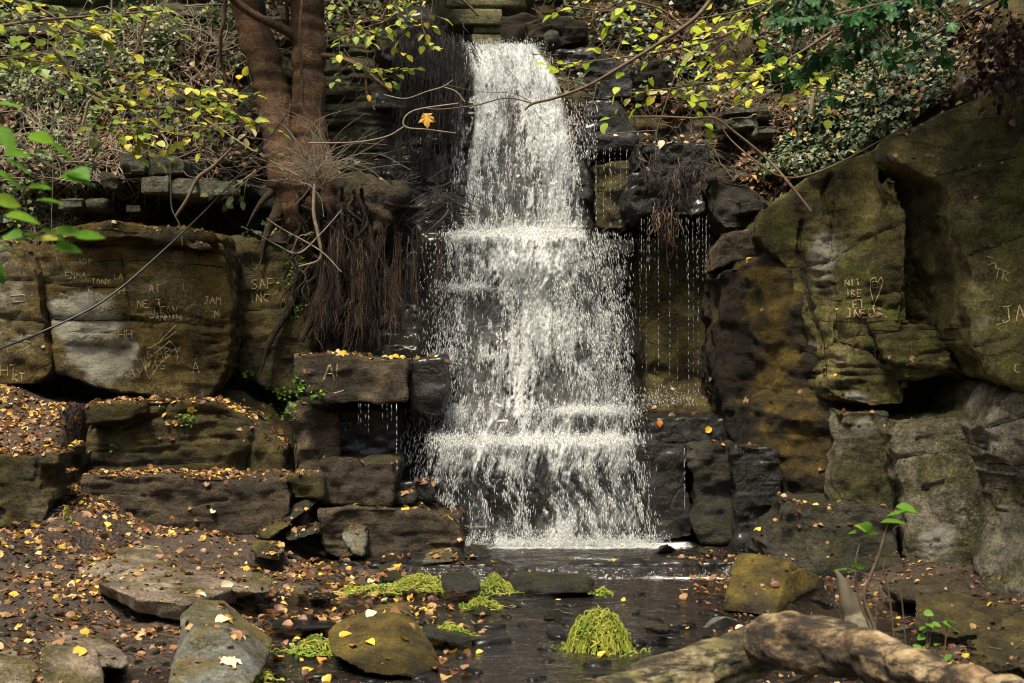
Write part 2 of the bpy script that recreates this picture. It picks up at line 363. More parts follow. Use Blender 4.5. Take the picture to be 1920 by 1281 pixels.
gcp = []
for px, py, Y in [(0, 1281, 6.1), (-300, 1281, 6.1), (0, 1180, 6.9), (60, 1090, 7.8), (0, 1000, 8.8), (120, 950, 9.1), (-200, 1000, 8.7), (130, 905, 9.5),
                  (350, 1000, 9.25), (480, 1000, 9.35), (400, 1060, 8.8), (250, 1050, 8.7), (330, 1180, 6.95), (180, 1220, 6.7), (-100, 900, 9.4), (300, 960, 9.9), (200, 930, 10.2)]:
    p = P(px, py, Y); gcp.append((p[0], p[1], p[2]))
for x, y, z in [(-1.9, 8.3, -.02), (-1.6, 9.0, -.02), (-1.35, 9.4, -.04), (-1.3, 8.2, -.13), (-1.2, 7.2, -.13), (-1.75, 7.0, -.04), (-1.95, 6.3, -.1), (-1.4, 6.2, -.15), (-.8, 6., -.15), (-.5, 7.5, -.14), (.2, 6.2, -.13),
                (.3, 7.2, -.13), (.5, 8.3, -.15), (1.2, 8.3, -.14), (1.0, 7.2, -.13), (.8, 9.5, -.08), (-.3, 9.6, -.08), (1.3, 9.6, -.03), (0, 8.6, -.13), (-1., 9.6, -.04), (-1.8, 10, .1),
                (1.6, 6.6, -.09), (2., 7.2, -.08), (2.4, 6.5, -.03), (2.5, 7.8, -.06), (3.2, 7, .05), (1.8, 8.2, -.09), (1.9, 9.2, -.04), (3, 9, .1), (1.0, 6.3, -.08), (.5, 5, -.13), (-1, 5, -.15), (2, 5, .0), (-2.2, 5, -.05), (-3, 5, .05),
                (0, 2, -.1), (2.5, 2, .05), (-2.5, 2, .05), (-3.6, 8, .45), (-4.5, 7, .6), (-5, 9, .9), (-4.5, 5, .5), (4.5, 7, .5), (5, 9, .6), (5, 4, .6)]:
    gcp.append((x, y, z))
def ground_z(X, Y_):
    z = shepard(gcp, X, Y_)
    q = np.stack([np.ravel(X), np.ravel(Y_), np.ravel(X)*0], 1)
    z = z + (.035*fbm(q*2.2, 41, 4)+.016*np.maximum(fbm(q*9, 43, 3), -.2)*2).reshape(np.shape(X))
    return z
xs = np.arange(-5.2, 5.2, .022); ys = np.arange(3.6, 11.2, .022)
GX, GY = np.meshgrid(xs, ys); GZ = ground_z(GX, GY)
gf = grid_faces(len(xs), len(ys))
m, t, out = newmat('earth'); N = NT(t)
n1 = N.noise(2.2, 8, .65); n3 = N.noise(28, 6, .7)
c = N.ramp(n1, [(.35, (.018, .012, .008)), (.55, (.045, .032, .02)), (.7, (.08, .06, .042))])
c = N.mix(.8, c, N.ramp(n3, [(.3, (.5, .5, .5)), (.7, (1.7, 1.6, 1.5))]), 'MULTIPLY')
sp = N.n('ShaderNodeSeparateXYZ'); N.L(N.pos.outputs['Position'], sp.inputs[0])
p = N.n('ShaderNodeBsdfPrincipled'); N.L(c, p.inputs['Base Color'])
wetm = N.math('ADD', N.rng(sp.outputs['Z'], -.02, .1, .25, .6), N.math('MULTIPLY', N.rng(n1, .45, .6), .35))
N.L(wetm, p.inputs['Roughness']); p.inputs['Specular IOR Level'].default_value = .4
vo = N.n('ShaderNodeTexVoronoi'); vo.inputs['Scale'].default_value = 26; N.L(N.pos.outputs['Position'], vo.inputs['Vector'])
b = N.bump(vo.outputs['Distance'], .02, .8); b = N.bump(n3, .02, .9, b); N.L(b, p.inputs['Normal'])
N.L(p.outputs[0], out.inputs[0]); M['earth'] = m
GV = np.stack([GX.ravel(), GY.ravel(), GZ.ravel()], 1)
# the valley floor and its wooded sides beyond the near patch, one sheet that reaches the horizon
add('ground', mesh_np('ground', GV, gf), M['earth'], kind='structure', label='leaf strewn earth bank and stream bed', cat='ground')
ROCKS.append((GV, [gf]))
ang = np.linspace(0, 2*np.pi, 97)[:-1]; rad = np.array([4.2, 6, 8, 11, 15, 22, 34, 60, 120, 260])
HV = []
for r_ in rad:
    for a_ in ang:
        x, y = r_*math.sin(a_), 6.8+r_*math.cos(a_)*.9
        up = max(0, r_-5.)*(.30+.75*abs(math.sin(a_))**1.5)
        if math.cos(a_) > .3: up = max(up, (r_-6.5)*1.05)
        HV.append((x, y, -.32+min(up, 34+3*math.sin(a_*5))))
HV = np.array(HV); HV[:, 2] += .5*fbm(HV*.35, 3, 3)*(np.clip(np.hypot(HV[:, 0], HV[:, 1]-6.8)-7, 0, 4)/4)
# keep the ring below the detailed ground and behind the detailed cliff
inside = (np.abs(HV[:, 0]) < 6.3) & (HV[:, 1] < 19) & (HV[:, 1] > 2.5); HV[inside, 2] = np.minimum(HV[inside, 2], -.6)
hf = []
for k in range(len(rad)-1):
    for i in range(96):
        j = (i+1) % 96; hf.append((k*96+i, k*96+j, (k+1)*96+j, (k+1)*96+i))
m, t, out = newmat('wooded slope'); N = NT(t)
c = N.ramp(N.noise(.9, 8, .75), [(.35, (.012, .014, .006)), (.5, (.03, .034, .013)), (.66, (.07, .06, .022))])
p = N.n('ShaderNodeBsdfPrincipled'); N.L(c, p.inputs['Base Color']); p.inputs['Roughness'].default_value = .95
N.L(N.bump(N.noise(1.4, 7, .75), .6), p.inputs['Normal']); N.L(p.outputs[0], out.inputs[0])
add('hills', mesh_np('hills', HV, np.array(hf)), m, kind='structure', label='wooded valley sides round the stream', cat='hills')

# ------------------------------------------------------------------ cliff behind everything
ccp = []
for px, py, Y in [(-300, 0, 12.5), (0, 0, 12.9), (250, 0, 12.8), (450, 0, 12.5), (620, 0, 12.5), (750, 0, 12.6), (0, 130, 12.2), (0, 240, 11.7), (200, 200, 11.9), (330, 120, 12.1), (450, 150, 12.0), (640, 150, 12.0), (740, 100, 12.1),
                  (0, 330, 11.2), (100, 300, 11.3), (300, 280, 11.3), (440, 280, 11.5), (650, 260, 11.8), (760, 250, 11.9), (840, 200, 12.0), (-300, 350, 11.1),
                  (0, 400, 11.1), (300, 400, 11.2), (480, 420, 11.3), (640, 330, 11.6), (760, 330, 11.6), (0, 500, 11.2), (300, 600, 11.2), (500, 500, 11.25), (500, 640, 11.2), (500, 760, 11.2),
                  (600, 420, 11.5), (740, 420, 11.6), (640, 560, 11.3), (760, 560, 11.3), (650, 720, 10.9), (760, 800, 10.55), (560, 800, 10.8), (600, 950, 10.4), (700, 950, 10.3), (780, 950, 10.25), (-100, 800, 10.6), (300, 850, 10.6), (300, 1000, 10.4), (-100, 1000, 10.3), (560, 1000, 10.2),
                  (1200, 330, 11.9), (1300, 330, 11.9), (1200, 500, 11.9), (1300, 560, 11.8), (1250, 680, 11.4), (1330, 680, 11.3), (1250, 790, 10.8), (1350, 800, 10.8), (1250, 900, 10.5), (1400, 900, 10.3), (1250, 1010, 10.35), (1400, 1020, 10.1),
                  (1150, 130, 12.5), (1200, 60, 13.0), (1130, 60, 12.9), (1100, 0, 13.4), (1300, 0, 13.6), (1300, 130, 12.7), (1250, 230, 12.2), (1350, 250, 12.0), (1420, 350, 11.5), (1450, 0, 13.2), (1450, 150, 12.5), (1470, 280, 11.8),
                  (1600, 0, 12.5), (1620, 120, 11.8), (1600, 220, 11.2), (1520, 300, 11.2), (1700, 60, 11.5), (1740, 160, 10.8), (1680, 230, 10.6), (1800, 60, 10.9), (1900, 60, 10.3), (1850, 150, 9.9), (1950, 140, 9.6), (2200, 100, 9.5),
                  (1450, 450, 11.1), (1600, 400, 10.7), (1600, 700, 10.4), (1800, 500, 10.2), (1900, 700, 10), (1600, 1000, 10), (1900, 1000, 9.8), (2200, 600, 9.5), (2200, 1000, 9.3)]:
    p = P(px, py, Y); ccp.append((p[0], p[2], Y))
def fall_y(z):
    return np.interp(z, [-.3, 0, .45, .80, .86, 1.1, 1.9, 2.48, 2.54, 2.9, 3.4, 3.9, 4.25, 4.42, 4.46], [10.14, 10.12, 10.18, 10.24, 10.5, 10.62, 10.86, 10.95, 11.42, 11.5, 11.62, 11.86, 12.08, 12.3, 13.6])
def smooth(a, b, x):
    t_ = np.clip((x-a)/(b-a), 0, 1); return t_*t_*(3-2*t_)
def strata_blocks(X, Z, seed, h=.17, wd=.38, off=.12, gap=.05):
    Zw = Z+.05*n2(X*1.1, Z*1.1, seed)+.035*X*math.sin(seed)
    r = Zw/h+.35*np.sin(Zw/h*1.9); ri = np.floor(r).astype(np.int64); fz = r-ri
    wv = wd*(.6+1.1*_h(ri, ri*0+3, ri*0, seed))
    c_ = (X+.02*n2(X*4, Z*4, seed+1))/wv+_h(ri, ri*0, ri*0, seed+7)*9; ci = np.floor(c_).astype(np.int64); fc = c_-ci
    o_ = off*(_h(ri, ci, ci*0, seed+11)-.5)*1.3+off*.9*(_h(ri, ri*0+8, ci*0, seed+5)-.5)
    ez = np.minimum(fz, 1-fz)*h; ec = np.minimum(fc, 1-fc)*wv
    g_ = gap*(np.exp(-(ez/.016)**2)+.8*np.exp(-(ec/.014)**2))
    tilt = (.05*(_h(ri, ci, ci*0+2, seed)-.5)*(fc-.5))
    return o_+g_+tilt
xs = np.arange(-5.6, 6.0, .0165); zs = np.arange(-.35, 6.4, .0165)
X, Z = np.meshgrid(xs, zs)
Yc = shepard(ccp, X, Z, 3.4, .01)
wx = .08*n2(X*1.5, Z*1.5, 5)
# the stepped face that carries the water
inf = smooth(-.85, -.62, X+wx)*(1-smooth(1.0, 1.22, X+wx))
inf *= np.where(Z > 2.5, (smooth(-.66, -.5, X+wx)*(1-smooth(.68, .84, X+wx*.6))), 1)
Yf = fall_y(Z+.04*n2(X*3, Z*3, 9))+.10*n2(X*2.1, Z*2.1, 17)+.12*(X-.1)**2
Yc = Yc*(1-inf)+Yf*inf
# open channel above the lip, under the bridge
ch = smooth(-.78, -.62, X)*(1-smooth(.34, .5, X+.35*(Z-4.4)))*smooth(4.42, 4.5, Z)
Yc = Yc+ch*4.5
px, py = toP(np.stack([X, Yc, Z], -1))
def box(x0, x1, y0, y1, s=14):
    jx = 14*n2(X*2.5, Z*2.5, 77)
    return smooth(x0-s, x0+s, px+jx)*(1-smooth(x1-s, x1+s, px+jx))*smooth(y0-s, y0+s, py+jx)*(1-smooth(y1-s, y1+s, py+jx))
Yc += box(60, 470, 280, 360)*(-.32)          # jutting course of square blocks
Yc += box(60, 480, 362, 415)*(.1)
sb = strata_blocks(X, Z, 3); sb2 = strata_blocks(X, Z, 8, .10, .45, .09, .035); sb3 = strata_blocks(X, Z, 5, .30, .6, .16, .05)
ms = box(-400, 500, 275, 700); mt = np.clip(box(-400, 860, -400, 330)-ms, 0, 1); mr = box(1180, 1560, 170, 430); mt2 = box(1040, 2300, -400, 250)
Yc += ms*sb*1.1+mt*sb2*.9+mr*sb*.9+np.clip(mt2-mr, 0, 1)*sb3*.8+box(1190, 1500, 440, 1000)*sb3*.35
Yc += inf*(.02+.5*strata_blocks(X, Z, 21, .22, .5, .10, .03))
Q = np.stack([X.ravel(), Z.ravel(), Yc.ravel()*.6], 1)
Yc += (.13*fbm(Q*1.3, 51, 4)+.045*fbm(Q*6, 52, 3)+.02*np.tanh(3*fbm(Q*np.array([3, 12, 3]), 53, 3))).reshape(X.shape)*(1-.55*inf)
CV = np.stack([X.ravel(), Yc.ravel(), Z.ravel()], 1)
cf = grid_faces(len(xs), len(zs))
cm = mesh_np('cliff', CV, cf)
for k in ('cliff', 'wet', 'mossrock', 'dark'): cm.materials.append(M[k])
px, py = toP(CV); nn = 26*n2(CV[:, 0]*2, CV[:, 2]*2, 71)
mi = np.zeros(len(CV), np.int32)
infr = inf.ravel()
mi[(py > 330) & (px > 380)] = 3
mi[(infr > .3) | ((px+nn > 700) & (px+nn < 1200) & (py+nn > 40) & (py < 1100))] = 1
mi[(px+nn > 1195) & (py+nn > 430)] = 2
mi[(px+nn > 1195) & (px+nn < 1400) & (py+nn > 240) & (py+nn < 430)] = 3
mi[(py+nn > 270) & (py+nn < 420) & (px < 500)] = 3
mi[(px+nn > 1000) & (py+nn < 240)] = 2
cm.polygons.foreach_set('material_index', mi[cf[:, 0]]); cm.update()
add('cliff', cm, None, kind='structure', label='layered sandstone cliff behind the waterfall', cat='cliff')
CLIFF = (CV, [cf]); ROCKS.append(CLIFF)
def bvh(items):
    Vs = []; Fs = []; o_ = 0
    for V, fs in items:
        Vs.append(V)
        for f in fs: Fs += (f+o_).tolist()
        o_ += len(V)
    return BVHTree.FromPolygons(np.concatenate(Vs).tolist(), Fs)
CB = bvh([CLIFF])
def hit(b_, px, py, lim=30):
    d = Vector(((px-CX)/F, 1, -(py-CY)/F)); d.normalize()
    r = b_.ray_cast(Vector((0, 0, CH)), d, lim)
    return r[0], r[1]

# ------------------------------------------------------------------ bridge above the lip
br = empty('stone_bridge', P(880, 80, 14.2), 'small stone bridge with a flat lintel above the top of the fall', 'bridge')
def blk(name, poly, Y, T, mat, parent, seed, vox=.02, amp=.012):
    bm = bmesh.new(); prism(bm, poly, Y, T); V, Nn, f = remesh(bm, vox, 1)
    V = V+Nn*(amp*fbm(V*4, seed, 3))[:, None]; return add(name, mesh_np(name, V, f), M[mat], parent)
blk('parapet', [(740, -160), (1020, -160), (1020, 14), (740, 14)], 14.0, .5, 'masonry', br, 1, .03)
blk('lintel', [(835, 17), (942, 17), (942, 46), (835, 46)], 13.95, .5, 'masonry', br, 2)
blk('pier', [(886, 48), (940, 48), (940, 62), (886, 62)], 14.02, .9, 'masonry', br, 3)
blk('pier', [(884, 64), (940, 64), (940, 100), (884, 100)], 14.0, .9, 'masonry', br, 4)
blk('abutment', [(700, 48), (838, 48), (838, 110), (700, 110)], 14.05, .6, 'masonry', br, 5, .03)

# ------------------------------------------------------------------ rocks, left side
rock('rock_outcrop', 'big scratched sandstone block covered in carved names, left of the fall', 'rock',
     [('p', [(72, 470), (100, 428), (210, 418), (330, 424), (405, 436), (420, 470), (436, 560), (434, 640), (424, 690), (392, 742), (330, 752), (190, 728), (105, 700), (90, 620), (78, 540)], 10.28, .9, .03)],
     'graf', vox=.02, smooth=4, amp=.05, freq=1.2, strata=.018, chip=.02,
     grooves=[([(70, 532), (160, 535), (245, 600), (250, 604)], 5, .0), ([(80, 597), (160, 602), (240, 600), (330, 604), (420, 614)], 3.2, .07), ([(225, 470), (236, 540), (247, 602)], 3, .05), ([(80, 528), (150, 538), (230, 540)], 3, .05),
              ([(100, 455), (200, 460), (330, 462), (420, 476)], 5, .06), ([(120, 490), (260, 488), (420, 500)], 2.5, .025), ([(270, 640), (255, 672)], 9, -.06)], seed=101, pale=[(180, 655, 60, 50, 1.1), (150, 610, 60, 25, .7), (150, 570, 80, 28, .75), (210, 690, 40, 30, .7), (250, 655, 12, 14, .8)], mossy=[(400, 520, 50, 40, .8), (370, 690, 80, 60, .6), (240, 440, 160, 40, .6), (330, 600, 90, 60, .5)])  # pale spots: worn stone with its sunlit brightness put into the colour
rock('rock_outcrop', 'narrow scratched sandstone slab at the left edge beside the big carved block', 'rock',
     [('p', [(-140, 440), (30, 452), (60, 478), (72, 540), (82, 620), (96, 700), (60, 722), (-140, 730)], 10.2, .8, .02)], 'graf', vox=.02, smooth=3, amp=.04, freq=1.2,
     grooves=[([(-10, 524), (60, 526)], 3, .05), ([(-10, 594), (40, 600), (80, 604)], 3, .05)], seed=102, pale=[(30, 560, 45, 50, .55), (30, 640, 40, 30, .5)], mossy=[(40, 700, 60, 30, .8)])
rock('rock_ledge', 'thin mossy ledge lying across the top of the big carved block', 'rock',
     [('p', [(120, 424), (330, 428), (400, 440), (402, 452), (300, 450), (120, 446)], 10.16, .9)], 'graf', vox=.018, smooth=2, amp=.03, seed=103)
rock('stone', 'pale flat stone lying on top of the big carved block', 'stone', [('H', [(345, 455, 10.1), (388, 455, 10.1), (392, 466, 10.1), (360, 468, 10.1), (342, 460, 10.1)], .2)], 'pale', vox=.012, smooth=1, amp=.01, chip=.008, strata=0)
rock('rock_outcrop', 'dark green rock face scratched with SAF behind the tree roots', 'rock',
     [('p', [(425, 455), (500, 440), (590, 450), (590, 640), (545, 760), (440, 690), (428, 600)], 10.85, .5)], 'mossrock', vox=.022, smooth=3, amp=.09, freq=1.5, grooves=[([(440, 585), (520, 578), (560, 570)], 4, .07)], seed=104)
rock('rock_outcrop', 'low rounded mossy rock below the big carved block', 'rock',
     [('p', [(158, 752), (290, 752), (400, 752), (470, 788), (508, 822), (530, 842), (532, 905), (150, 905)], 9.86, 1.0)], 'mossrock', vox=.02, smooth=5, amp=.07, freq=1.2, strata=.02,
     grooves=[([(180, 800), (230, 806), (300, 780), (310, 765)], 5, .05), ([(300, 870), (360, 868), (420, 862)], 2.5, .03), ([(470, 830), (460, 880)], 6, .06)], seed=105)
rock('rock_block', 'squared mossy block at the end of the leafy terrace', 'rock', [('p', [(158, 756), (270, 752), (276, 775), (240, 790), (160, 800)], 9.72, .5)], 'mossrock', vox=.018, smooth=2, amp=.03)
rock('rock_slab', 'long dark rectangular slab lying below the low mossy rock', 'rock',
     [('p', [(152, 890), (250, 887), (330, 893), (440, 896), (540, 898), (546, 925), (545, 962), (520, 985), (470, 1004), (300, 994), (200, 985), (165, 978), (152, 935)], 9.42, .42)], 'brown', vox=.018, smooth=1, amp=.03, freq=1.6, strata=.007, chip=.018,
     pale=[(230, 930, 60, 20, .4)], grooves=[([(365, 948), (385, 942), (425, 938)], 4, .06), ([(180, 925), (300, 930)], 3, .02)], seed=106)
rock('rock_block', 'squarish green stained block between the long slab and the stacked blocks', 'rock', [('p', [(540, 893), (602, 886), (604, 932), (548, 938)], 9.5, .5)], 'mossrock', vox=.018, amp=.02)
# leafy terrace and its dry wall
tv = []
txs = np.arange(-5.2, -3.02, .025); tys = np.arange(8.5, 10.7, .025); TX, TY = np.meshgrid(txs, tys)
tcp = [(*P(0, 720, 10.2)[:2], 1.26), (*P(150, 745, 10.0)[:2], 1.16), (*P(0, 800, 9.6)[:2], .96), (*P(100, 800, 9.6)[:2], .95), (*P(0, 870, 9.1)[:2], .72), (-5, 10.2, 1.45), (-5, 9, 1.0), (*P(60, 860, 9.2)[:2], .74), (-3.1, 10.5, 1.1), (*P(140, 770, 9.8)[:2], 1.06), (-3.2, 9.0, .6)]
TZ = shepard(tcp, TX, TY)+.03*n2(TX*3, TY*3, 4)+.012*n2(TX*16, TY*16, 5)
drop = smooth(-.12, .0, (TX-(-3.28))+.12*n2(TX*2, TY*2, 8)); drop2 = smooth(0, .1, (8.98-TY)+.1*n2(TX*2, TY*2, 9))
TZ = TZ-np.maximum(drop, drop2)*.75
TV = np.stack([TX.ravel(), TY.ravel(), TZ.ravel()], 1); tf = grid_faces(len(txs), len(tys))
add('ground', mesh_np('terrace', TV, tf), M['earth'], kind='structure', label='raised earth terrace covered with leaves at the left', cat='ground'); ROCKS.append((TV, [tf]))
bm = bmesh.new(); random.seed(3)
z0 = .30
for row in range(7):
    hh = random.uniform(.055, .10)
    # face towards the stream, then face towards the camera
    s = 8.92
    while s < 9.95:
        ln = random.uniform(.12, .3); y0, y1 = s, s+ln-.012; xx = -3.27+random.uniform(-.03, .05)-.1*(z0-.3)
        pts = [(xx+a*random.uniform(.9, 1.1), y, z) for a in (0, -.3) for y in (y0, y1) for z in (z0, z0+hh-.012)]
        hull_pts(bm, [np.array(q)+np.array([random.uniform(-.012, .012) for _ in range(3)]) for q in pts]); s += ln
    s = -5.0
    while s < -3.35:
        ln = random.uniform(.12, .32); yy = 8.93+random.uniform(-.04, .04)+.1*(z0-.3)
        pts = [(x, yy+a, z) for a in (0, .3) for x in (s, s+ln-.012) for z in (z0, z0+hh-.012)]
        hull_pts(bm, [np.array(q)+np.array([random.uniform(-.012, .012) for _ in range(3)]) for q in pts]); s += ln
    z0 += hh
V, Nn, f = remesh(bm, .014, 2); V = V+Nn*(.015*fbm(V*9, 5, 3))[:, None]
add('drystone_wall', mesh_np('drystone_wall', V, f), M['mossrock'], label='low mossy dry stone wall holding up the leafy terrace', cat='wall'); ROCKS.append((V, f))

# rocks, left of the fall
rock('rock_ledge', 'jutting wet rock ledge under the hanging roots, dark gap beneath', 'rock',
     [('p', [(546, 668), (600, 664), (700, 672), (762, 676), (764, 750), (700, 757), (608, 757), (560, 738), (548, 706)], 9.75, 1.1)], 'brown', vox=.018, smooth=2, amp=.035, freq=1.8, strata=.012, seed=107)
rock('rock_block', 'wet black rock beside the jutting ledge, splashed by the fall', 'rock',
     [('p', [(766, 680), (832, 668), (838, 740), (830, 790), (766, 770)], 10.1, .7)], 'wet', vox=.02, amp=.05, seed=108)
rock('rock_block', 'rough brown rock under the jutting ledge', 'rock', [('p', [(538, 768), (634, 772), (632, 888), (545, 892)], 9.98, .6)], 'brown', vox=.018, smooth=3, amp=.06, freq=2.5, seed=109)
rock('rock_block', 'wet black rock behind the stacked blocks, under the jutting ledge', 'rock', [('p', [(632, 770), (748, 766), (752, 870), (632, 872)], 10.1, .6)], 'wet', vox=.02, amp=.04, seed=110)
rock('rock_block', 'squared brown block stacked on the large grey block', 'rock', [('p', [(608, 862), (742, 868), (738, 900), (732, 950), (600, 948), (603, 890)], 9.6, .5)], 'brown', vox=.016, smooth=2, amp=.022, freq=2.2, seed=111)
rock('rock_block', 'large grey block at the foot of the fall with a sloping right end', 'rock', [('p', [(598, 951), (740, 953), (785, 950), (815, 966), (862, 978), (868, 1052), (690, 1056), (600, 1040)], 9.5, .6)], 'brown', vox=.017, smooth=2, amp=.03, freq=2, seed=112)
rock('rock_block', 'low wet block tucked between the stacked block and the fall', 'rock', [('p', [(736, 908), (800, 904), (812, 925), (808, 948), (736, 945)], 9.85, .5)], 'wet', vox=.016, amp=.02)
rock('stone', 'small wet stone on the large grey block beside the fall', 'stone', [('p', [(738, 924), (778, 924), (778, 945), (738, 945)], 9.7, .15)], 'dark', vox=.012, amp=.012, chip=.008)
rock('stone', 'upright grey stone leaning against the large grey block', 'stone', [('H', [(662, 988, 9.42), (686, 992, 9.42), (680, 1044, 9.3), (662, 1036, 9.3), (640, 1010, 9.35), (640, 998, 9.38)], .12)], 'grey', vox=.011, smooth=1, amp=.014, chip=.01, strata=.006)
for k, (pts, lab) in enumerate([
        ([(500, 985, 9.4), (590, 925, 9.6), (600, 938, 9.55), (520, 1000, 9.3)], 'dark slanting slate leaning at the foot of the green block, highest of three'),
        ([(480, 1000, 9.25), (520, 975, 9.3), (545, 985, 9.25), (500, 1012, 9.1)], 'short mossy slate wedge at the right end of the long slab'),
        ([(530, 1000, 9.3), (596, 985, 9.4), (598, 1000, 9.35), (540, 1018, 9.2)], 'low dark slate lying beneath the slanting slates')]):
    rock('slate', lab, 'stone', [('H', pts, .16)], 'mossrock' if k == 1 else 'dark', vox=.012, smooth=1, amp=.015, chip=.01, strata=.008)
rock('stone', 'squat mossy cushion stone below the end of the long slab', 'stone', [('h', [(465, 1032, 9.0), (478, 1018, 9.1), (510, 1014, 9.15), (535, 1026, 9.05), (530, 1046, 8.85), (480, 1046, 8.85), (500, 1022, 9.3), (530, 1030, 9.3)])], 'gold', vox=.012, smooth=3, amp=.02, seed=121)
rock('stone', 'angular pale stone at the water edge under the large grey block', 'stone', [('h', [(792, 1038, 9.35), (838, 1030, 9.45), (855, 1052, 9.25), (795, 1058, 9.1), (850, 1060, 9.1), (800, 1036, 9.5), (842, 1034, 9.6)])], 'grey', vox=.011, smooth=1, amp=.012, chip=.008, strata=0)
rock('stone', 'flat dark stone beside the foaming foot of the fall', 'stone', [('h', [(866, 1024, 9.5), (905, 1022, 9.6), (920, 1030, 9.5), (918, 1046, 9.35), (868, 1046, 9.35), (880, 1022, 9.8), (915, 1028, 9.8)])], 'wet', vox=.011, smooth=1, amp=.012)
rock('stone', 'small boulder being splashed at the very foot of the fall', 'stone', [('h', [(886, 1018, 9.85), (890, 996, 9.95), (918, 990, 10), (930, 1004, 9.95), (930, 1022, 9.85), (905, 992, 10.2)])], 'wet', vox=.012, smooth=1, amp=.015)

# ------------------------------------------------------------------ rocks, right side
rock('rock_ledge', 'wet black stepped rock right of the top of the fall', 'rock',
     [('p', [(1098, 192), (1160, 190), (1172, 228), (1190, 250), (1188, 278), (1095, 280)], 11.55, .8)], 'wet', vox=.02, amp=.04, seed=131)
rock('rock_ledge', 'dripping rock shelf hung with brown root clumps, right of the fall', 'rock',
     [('p', [(1192, 268), (1250, 264), (1328, 268), (1330, 300), (1322, 345), (1325, 395), (1290, 408), (1200, 412), (1180, 380), (1190, 330), (1200, 300)], 11.0, .95)], 'wet', vox=.02, smooth=2, amp=.08, freq=2.6, seed=132)
rock('rock_block', 'rounded mossy rock behind the dripping water', 'rock', [('p', [(1112, 310), (1190, 300), (1195, 400), (1170, 432), (1120, 428)], 11.55, .6)], 'mossrock', vox=.022, smooth=4, amp=.06, seed=133)
rock('rock_block', 'dark blocky rock above the brown stone at the right of the shelf', 'rock', [('p', [(1330, 330), (1400, 345), (1440, 380), (1420, 420), (1360, 432), (1330, 400)], 11.0, .8)], 'dark', vox=.022, smooth=1, amp=.06, chip=.04, seed=134)
rock('rock_block', 'dark slab on the shelf with fallen leaves on top', 'rock', [('p', [(1385, 372), (1425, 374), (1428, 395), (1390, 400)], 10.8, .4)], 'dark', vox=.016, amp=.02, seed=135)
rock('rock_block', 'smooth brown stone wedged above the ochre rock face', 'rock',
     [('p', [(1368, 435), (1420, 424), (1436, 448), (1438, 478), (1405, 486), (1350, 505), (1335, 510), (1345, 460)], 10.55, .6)], 'brown', vox=.018, smooth=3, amp=.03, chip=.012, seed=136)
rock('rock_outcrop', 'dark green rock wall behind the falling drips', 'rock', [('p', [(1130, 450), (1340, 440), (1345, 790), (1180, 790), (1150, 600)], 11.35, .4)], 'mossrock', vox=.026, smooth=4, amp=.07, freq=1, strata=.005, seed=137)
rock('rock_outcrop', 'ochre and brown mossed rock face right of the drips', 'rock',
     [('p', [(1336, 520, 10.5), (1350, 508, 10.45), (1405, 490, 10.3), (1450, 470, 10.2), (1540, 480, 10.0), (1600, 640, 9.7), (1680, 760, 9.55), (1690, 860, 9.4), (1690, 1010, 9.3), (1500, 1030, 9.6), (1400, 1030, 9.9), (1376, 840, 10.2), (1350, 700, 10.4)], 10, .7)],
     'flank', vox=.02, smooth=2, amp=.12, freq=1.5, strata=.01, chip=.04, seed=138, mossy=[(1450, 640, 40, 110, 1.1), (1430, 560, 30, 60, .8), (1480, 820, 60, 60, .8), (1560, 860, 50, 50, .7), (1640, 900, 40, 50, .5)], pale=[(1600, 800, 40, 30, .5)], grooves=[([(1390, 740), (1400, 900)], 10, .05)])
rock('rock_outcrop', 'big olive overhanging rock face scratched with a heart', 'rock',
     [('p', [(1418, 440, 10.2), (1440, 390, 10.2), (1490, 372, 10.1), (1530, 330, 10.0), (1600, 290, 9.8), (1665, 270, 9.6), (1668, 320, 9.35), (1700, 400, 9.2), (1704, 590, 9.15), (1690, 600, 9.2), (1640, 590, 9.3), (1660, 690, 9.3), (1690, 690, 9.2), (1700, 760, 9.2), (1640, 768, 9.3), (1575, 755, 9.45), (1550, 740, 9.6), (1530, 660, 9.8), (1510, 600, 9.9), (1480, 520, 10.0), (1450, 470, 10.1)], 9.6, .9)],
     'right', vox=.018, smooth=3, amp=.06, freq=1.6, strata=.022, chip=.02, seed=139,
     grooves=[([(1505, 420), (1500, 470), (1520, 560), (1545, 640), (1550, 700), (1560, 745)], 5, .10), ([(1565, 380), (1560, 460), (1568, 560), (1570, 640)], 2.8, .07), ([(1500, 590), (1560, 565), (1700, 545)], 3, .05), ([(1540, 500), (1620, 450), (1690, 420)], 3, .05),
              ([(1520, 600), (1600, 605), (1700, 600)], 2.6, .04), ([(1545, 655), (1600, 630), (1700, 618)], 2.8, .06), ([(1575, 615), (1582, 632)], 8, .12), ([(1570, 640), (1640, 660), (1680, 690)], 4, .08), ([(1560, 330), (1545, 360), (1552, 400)], 5, .1), ([(1640, 570), (1665, 580), (1690, 575)], 5, .05),
              ([(1500, 655), (1530, 665)], 5, .1), ([(1575, 725), (1590, 728)], 7, .09)], pale=[(1540, 470, 35, 40, .6), (1600, 480, 40, 30, .45), (1540, 520, 30, 60, .5), (1590, 680, 40, 50, .35), (1610, 745, 30, 14, .7), (1520, 650, 15, 16, .7)], mossy=[(1450, 450, 50, 50, .6), (1640, 560, 40, 60, .3)])
rock('rock_outcrop', 'dark stratified recess behind the overhanging rock faces', 'rock',
     [('p', [(1655, 290, 9.9), (1780, 300, 9.8), (1860, 500, 9.6), (1860, 640, 9.5), (1815, 700, 9.4), (1700, 700, 9.5), (1660, 600, 9.7)], 9.7, .5)], 'right', vox=.024, smooth=3, amp=.05, strata=.04, seed=140)
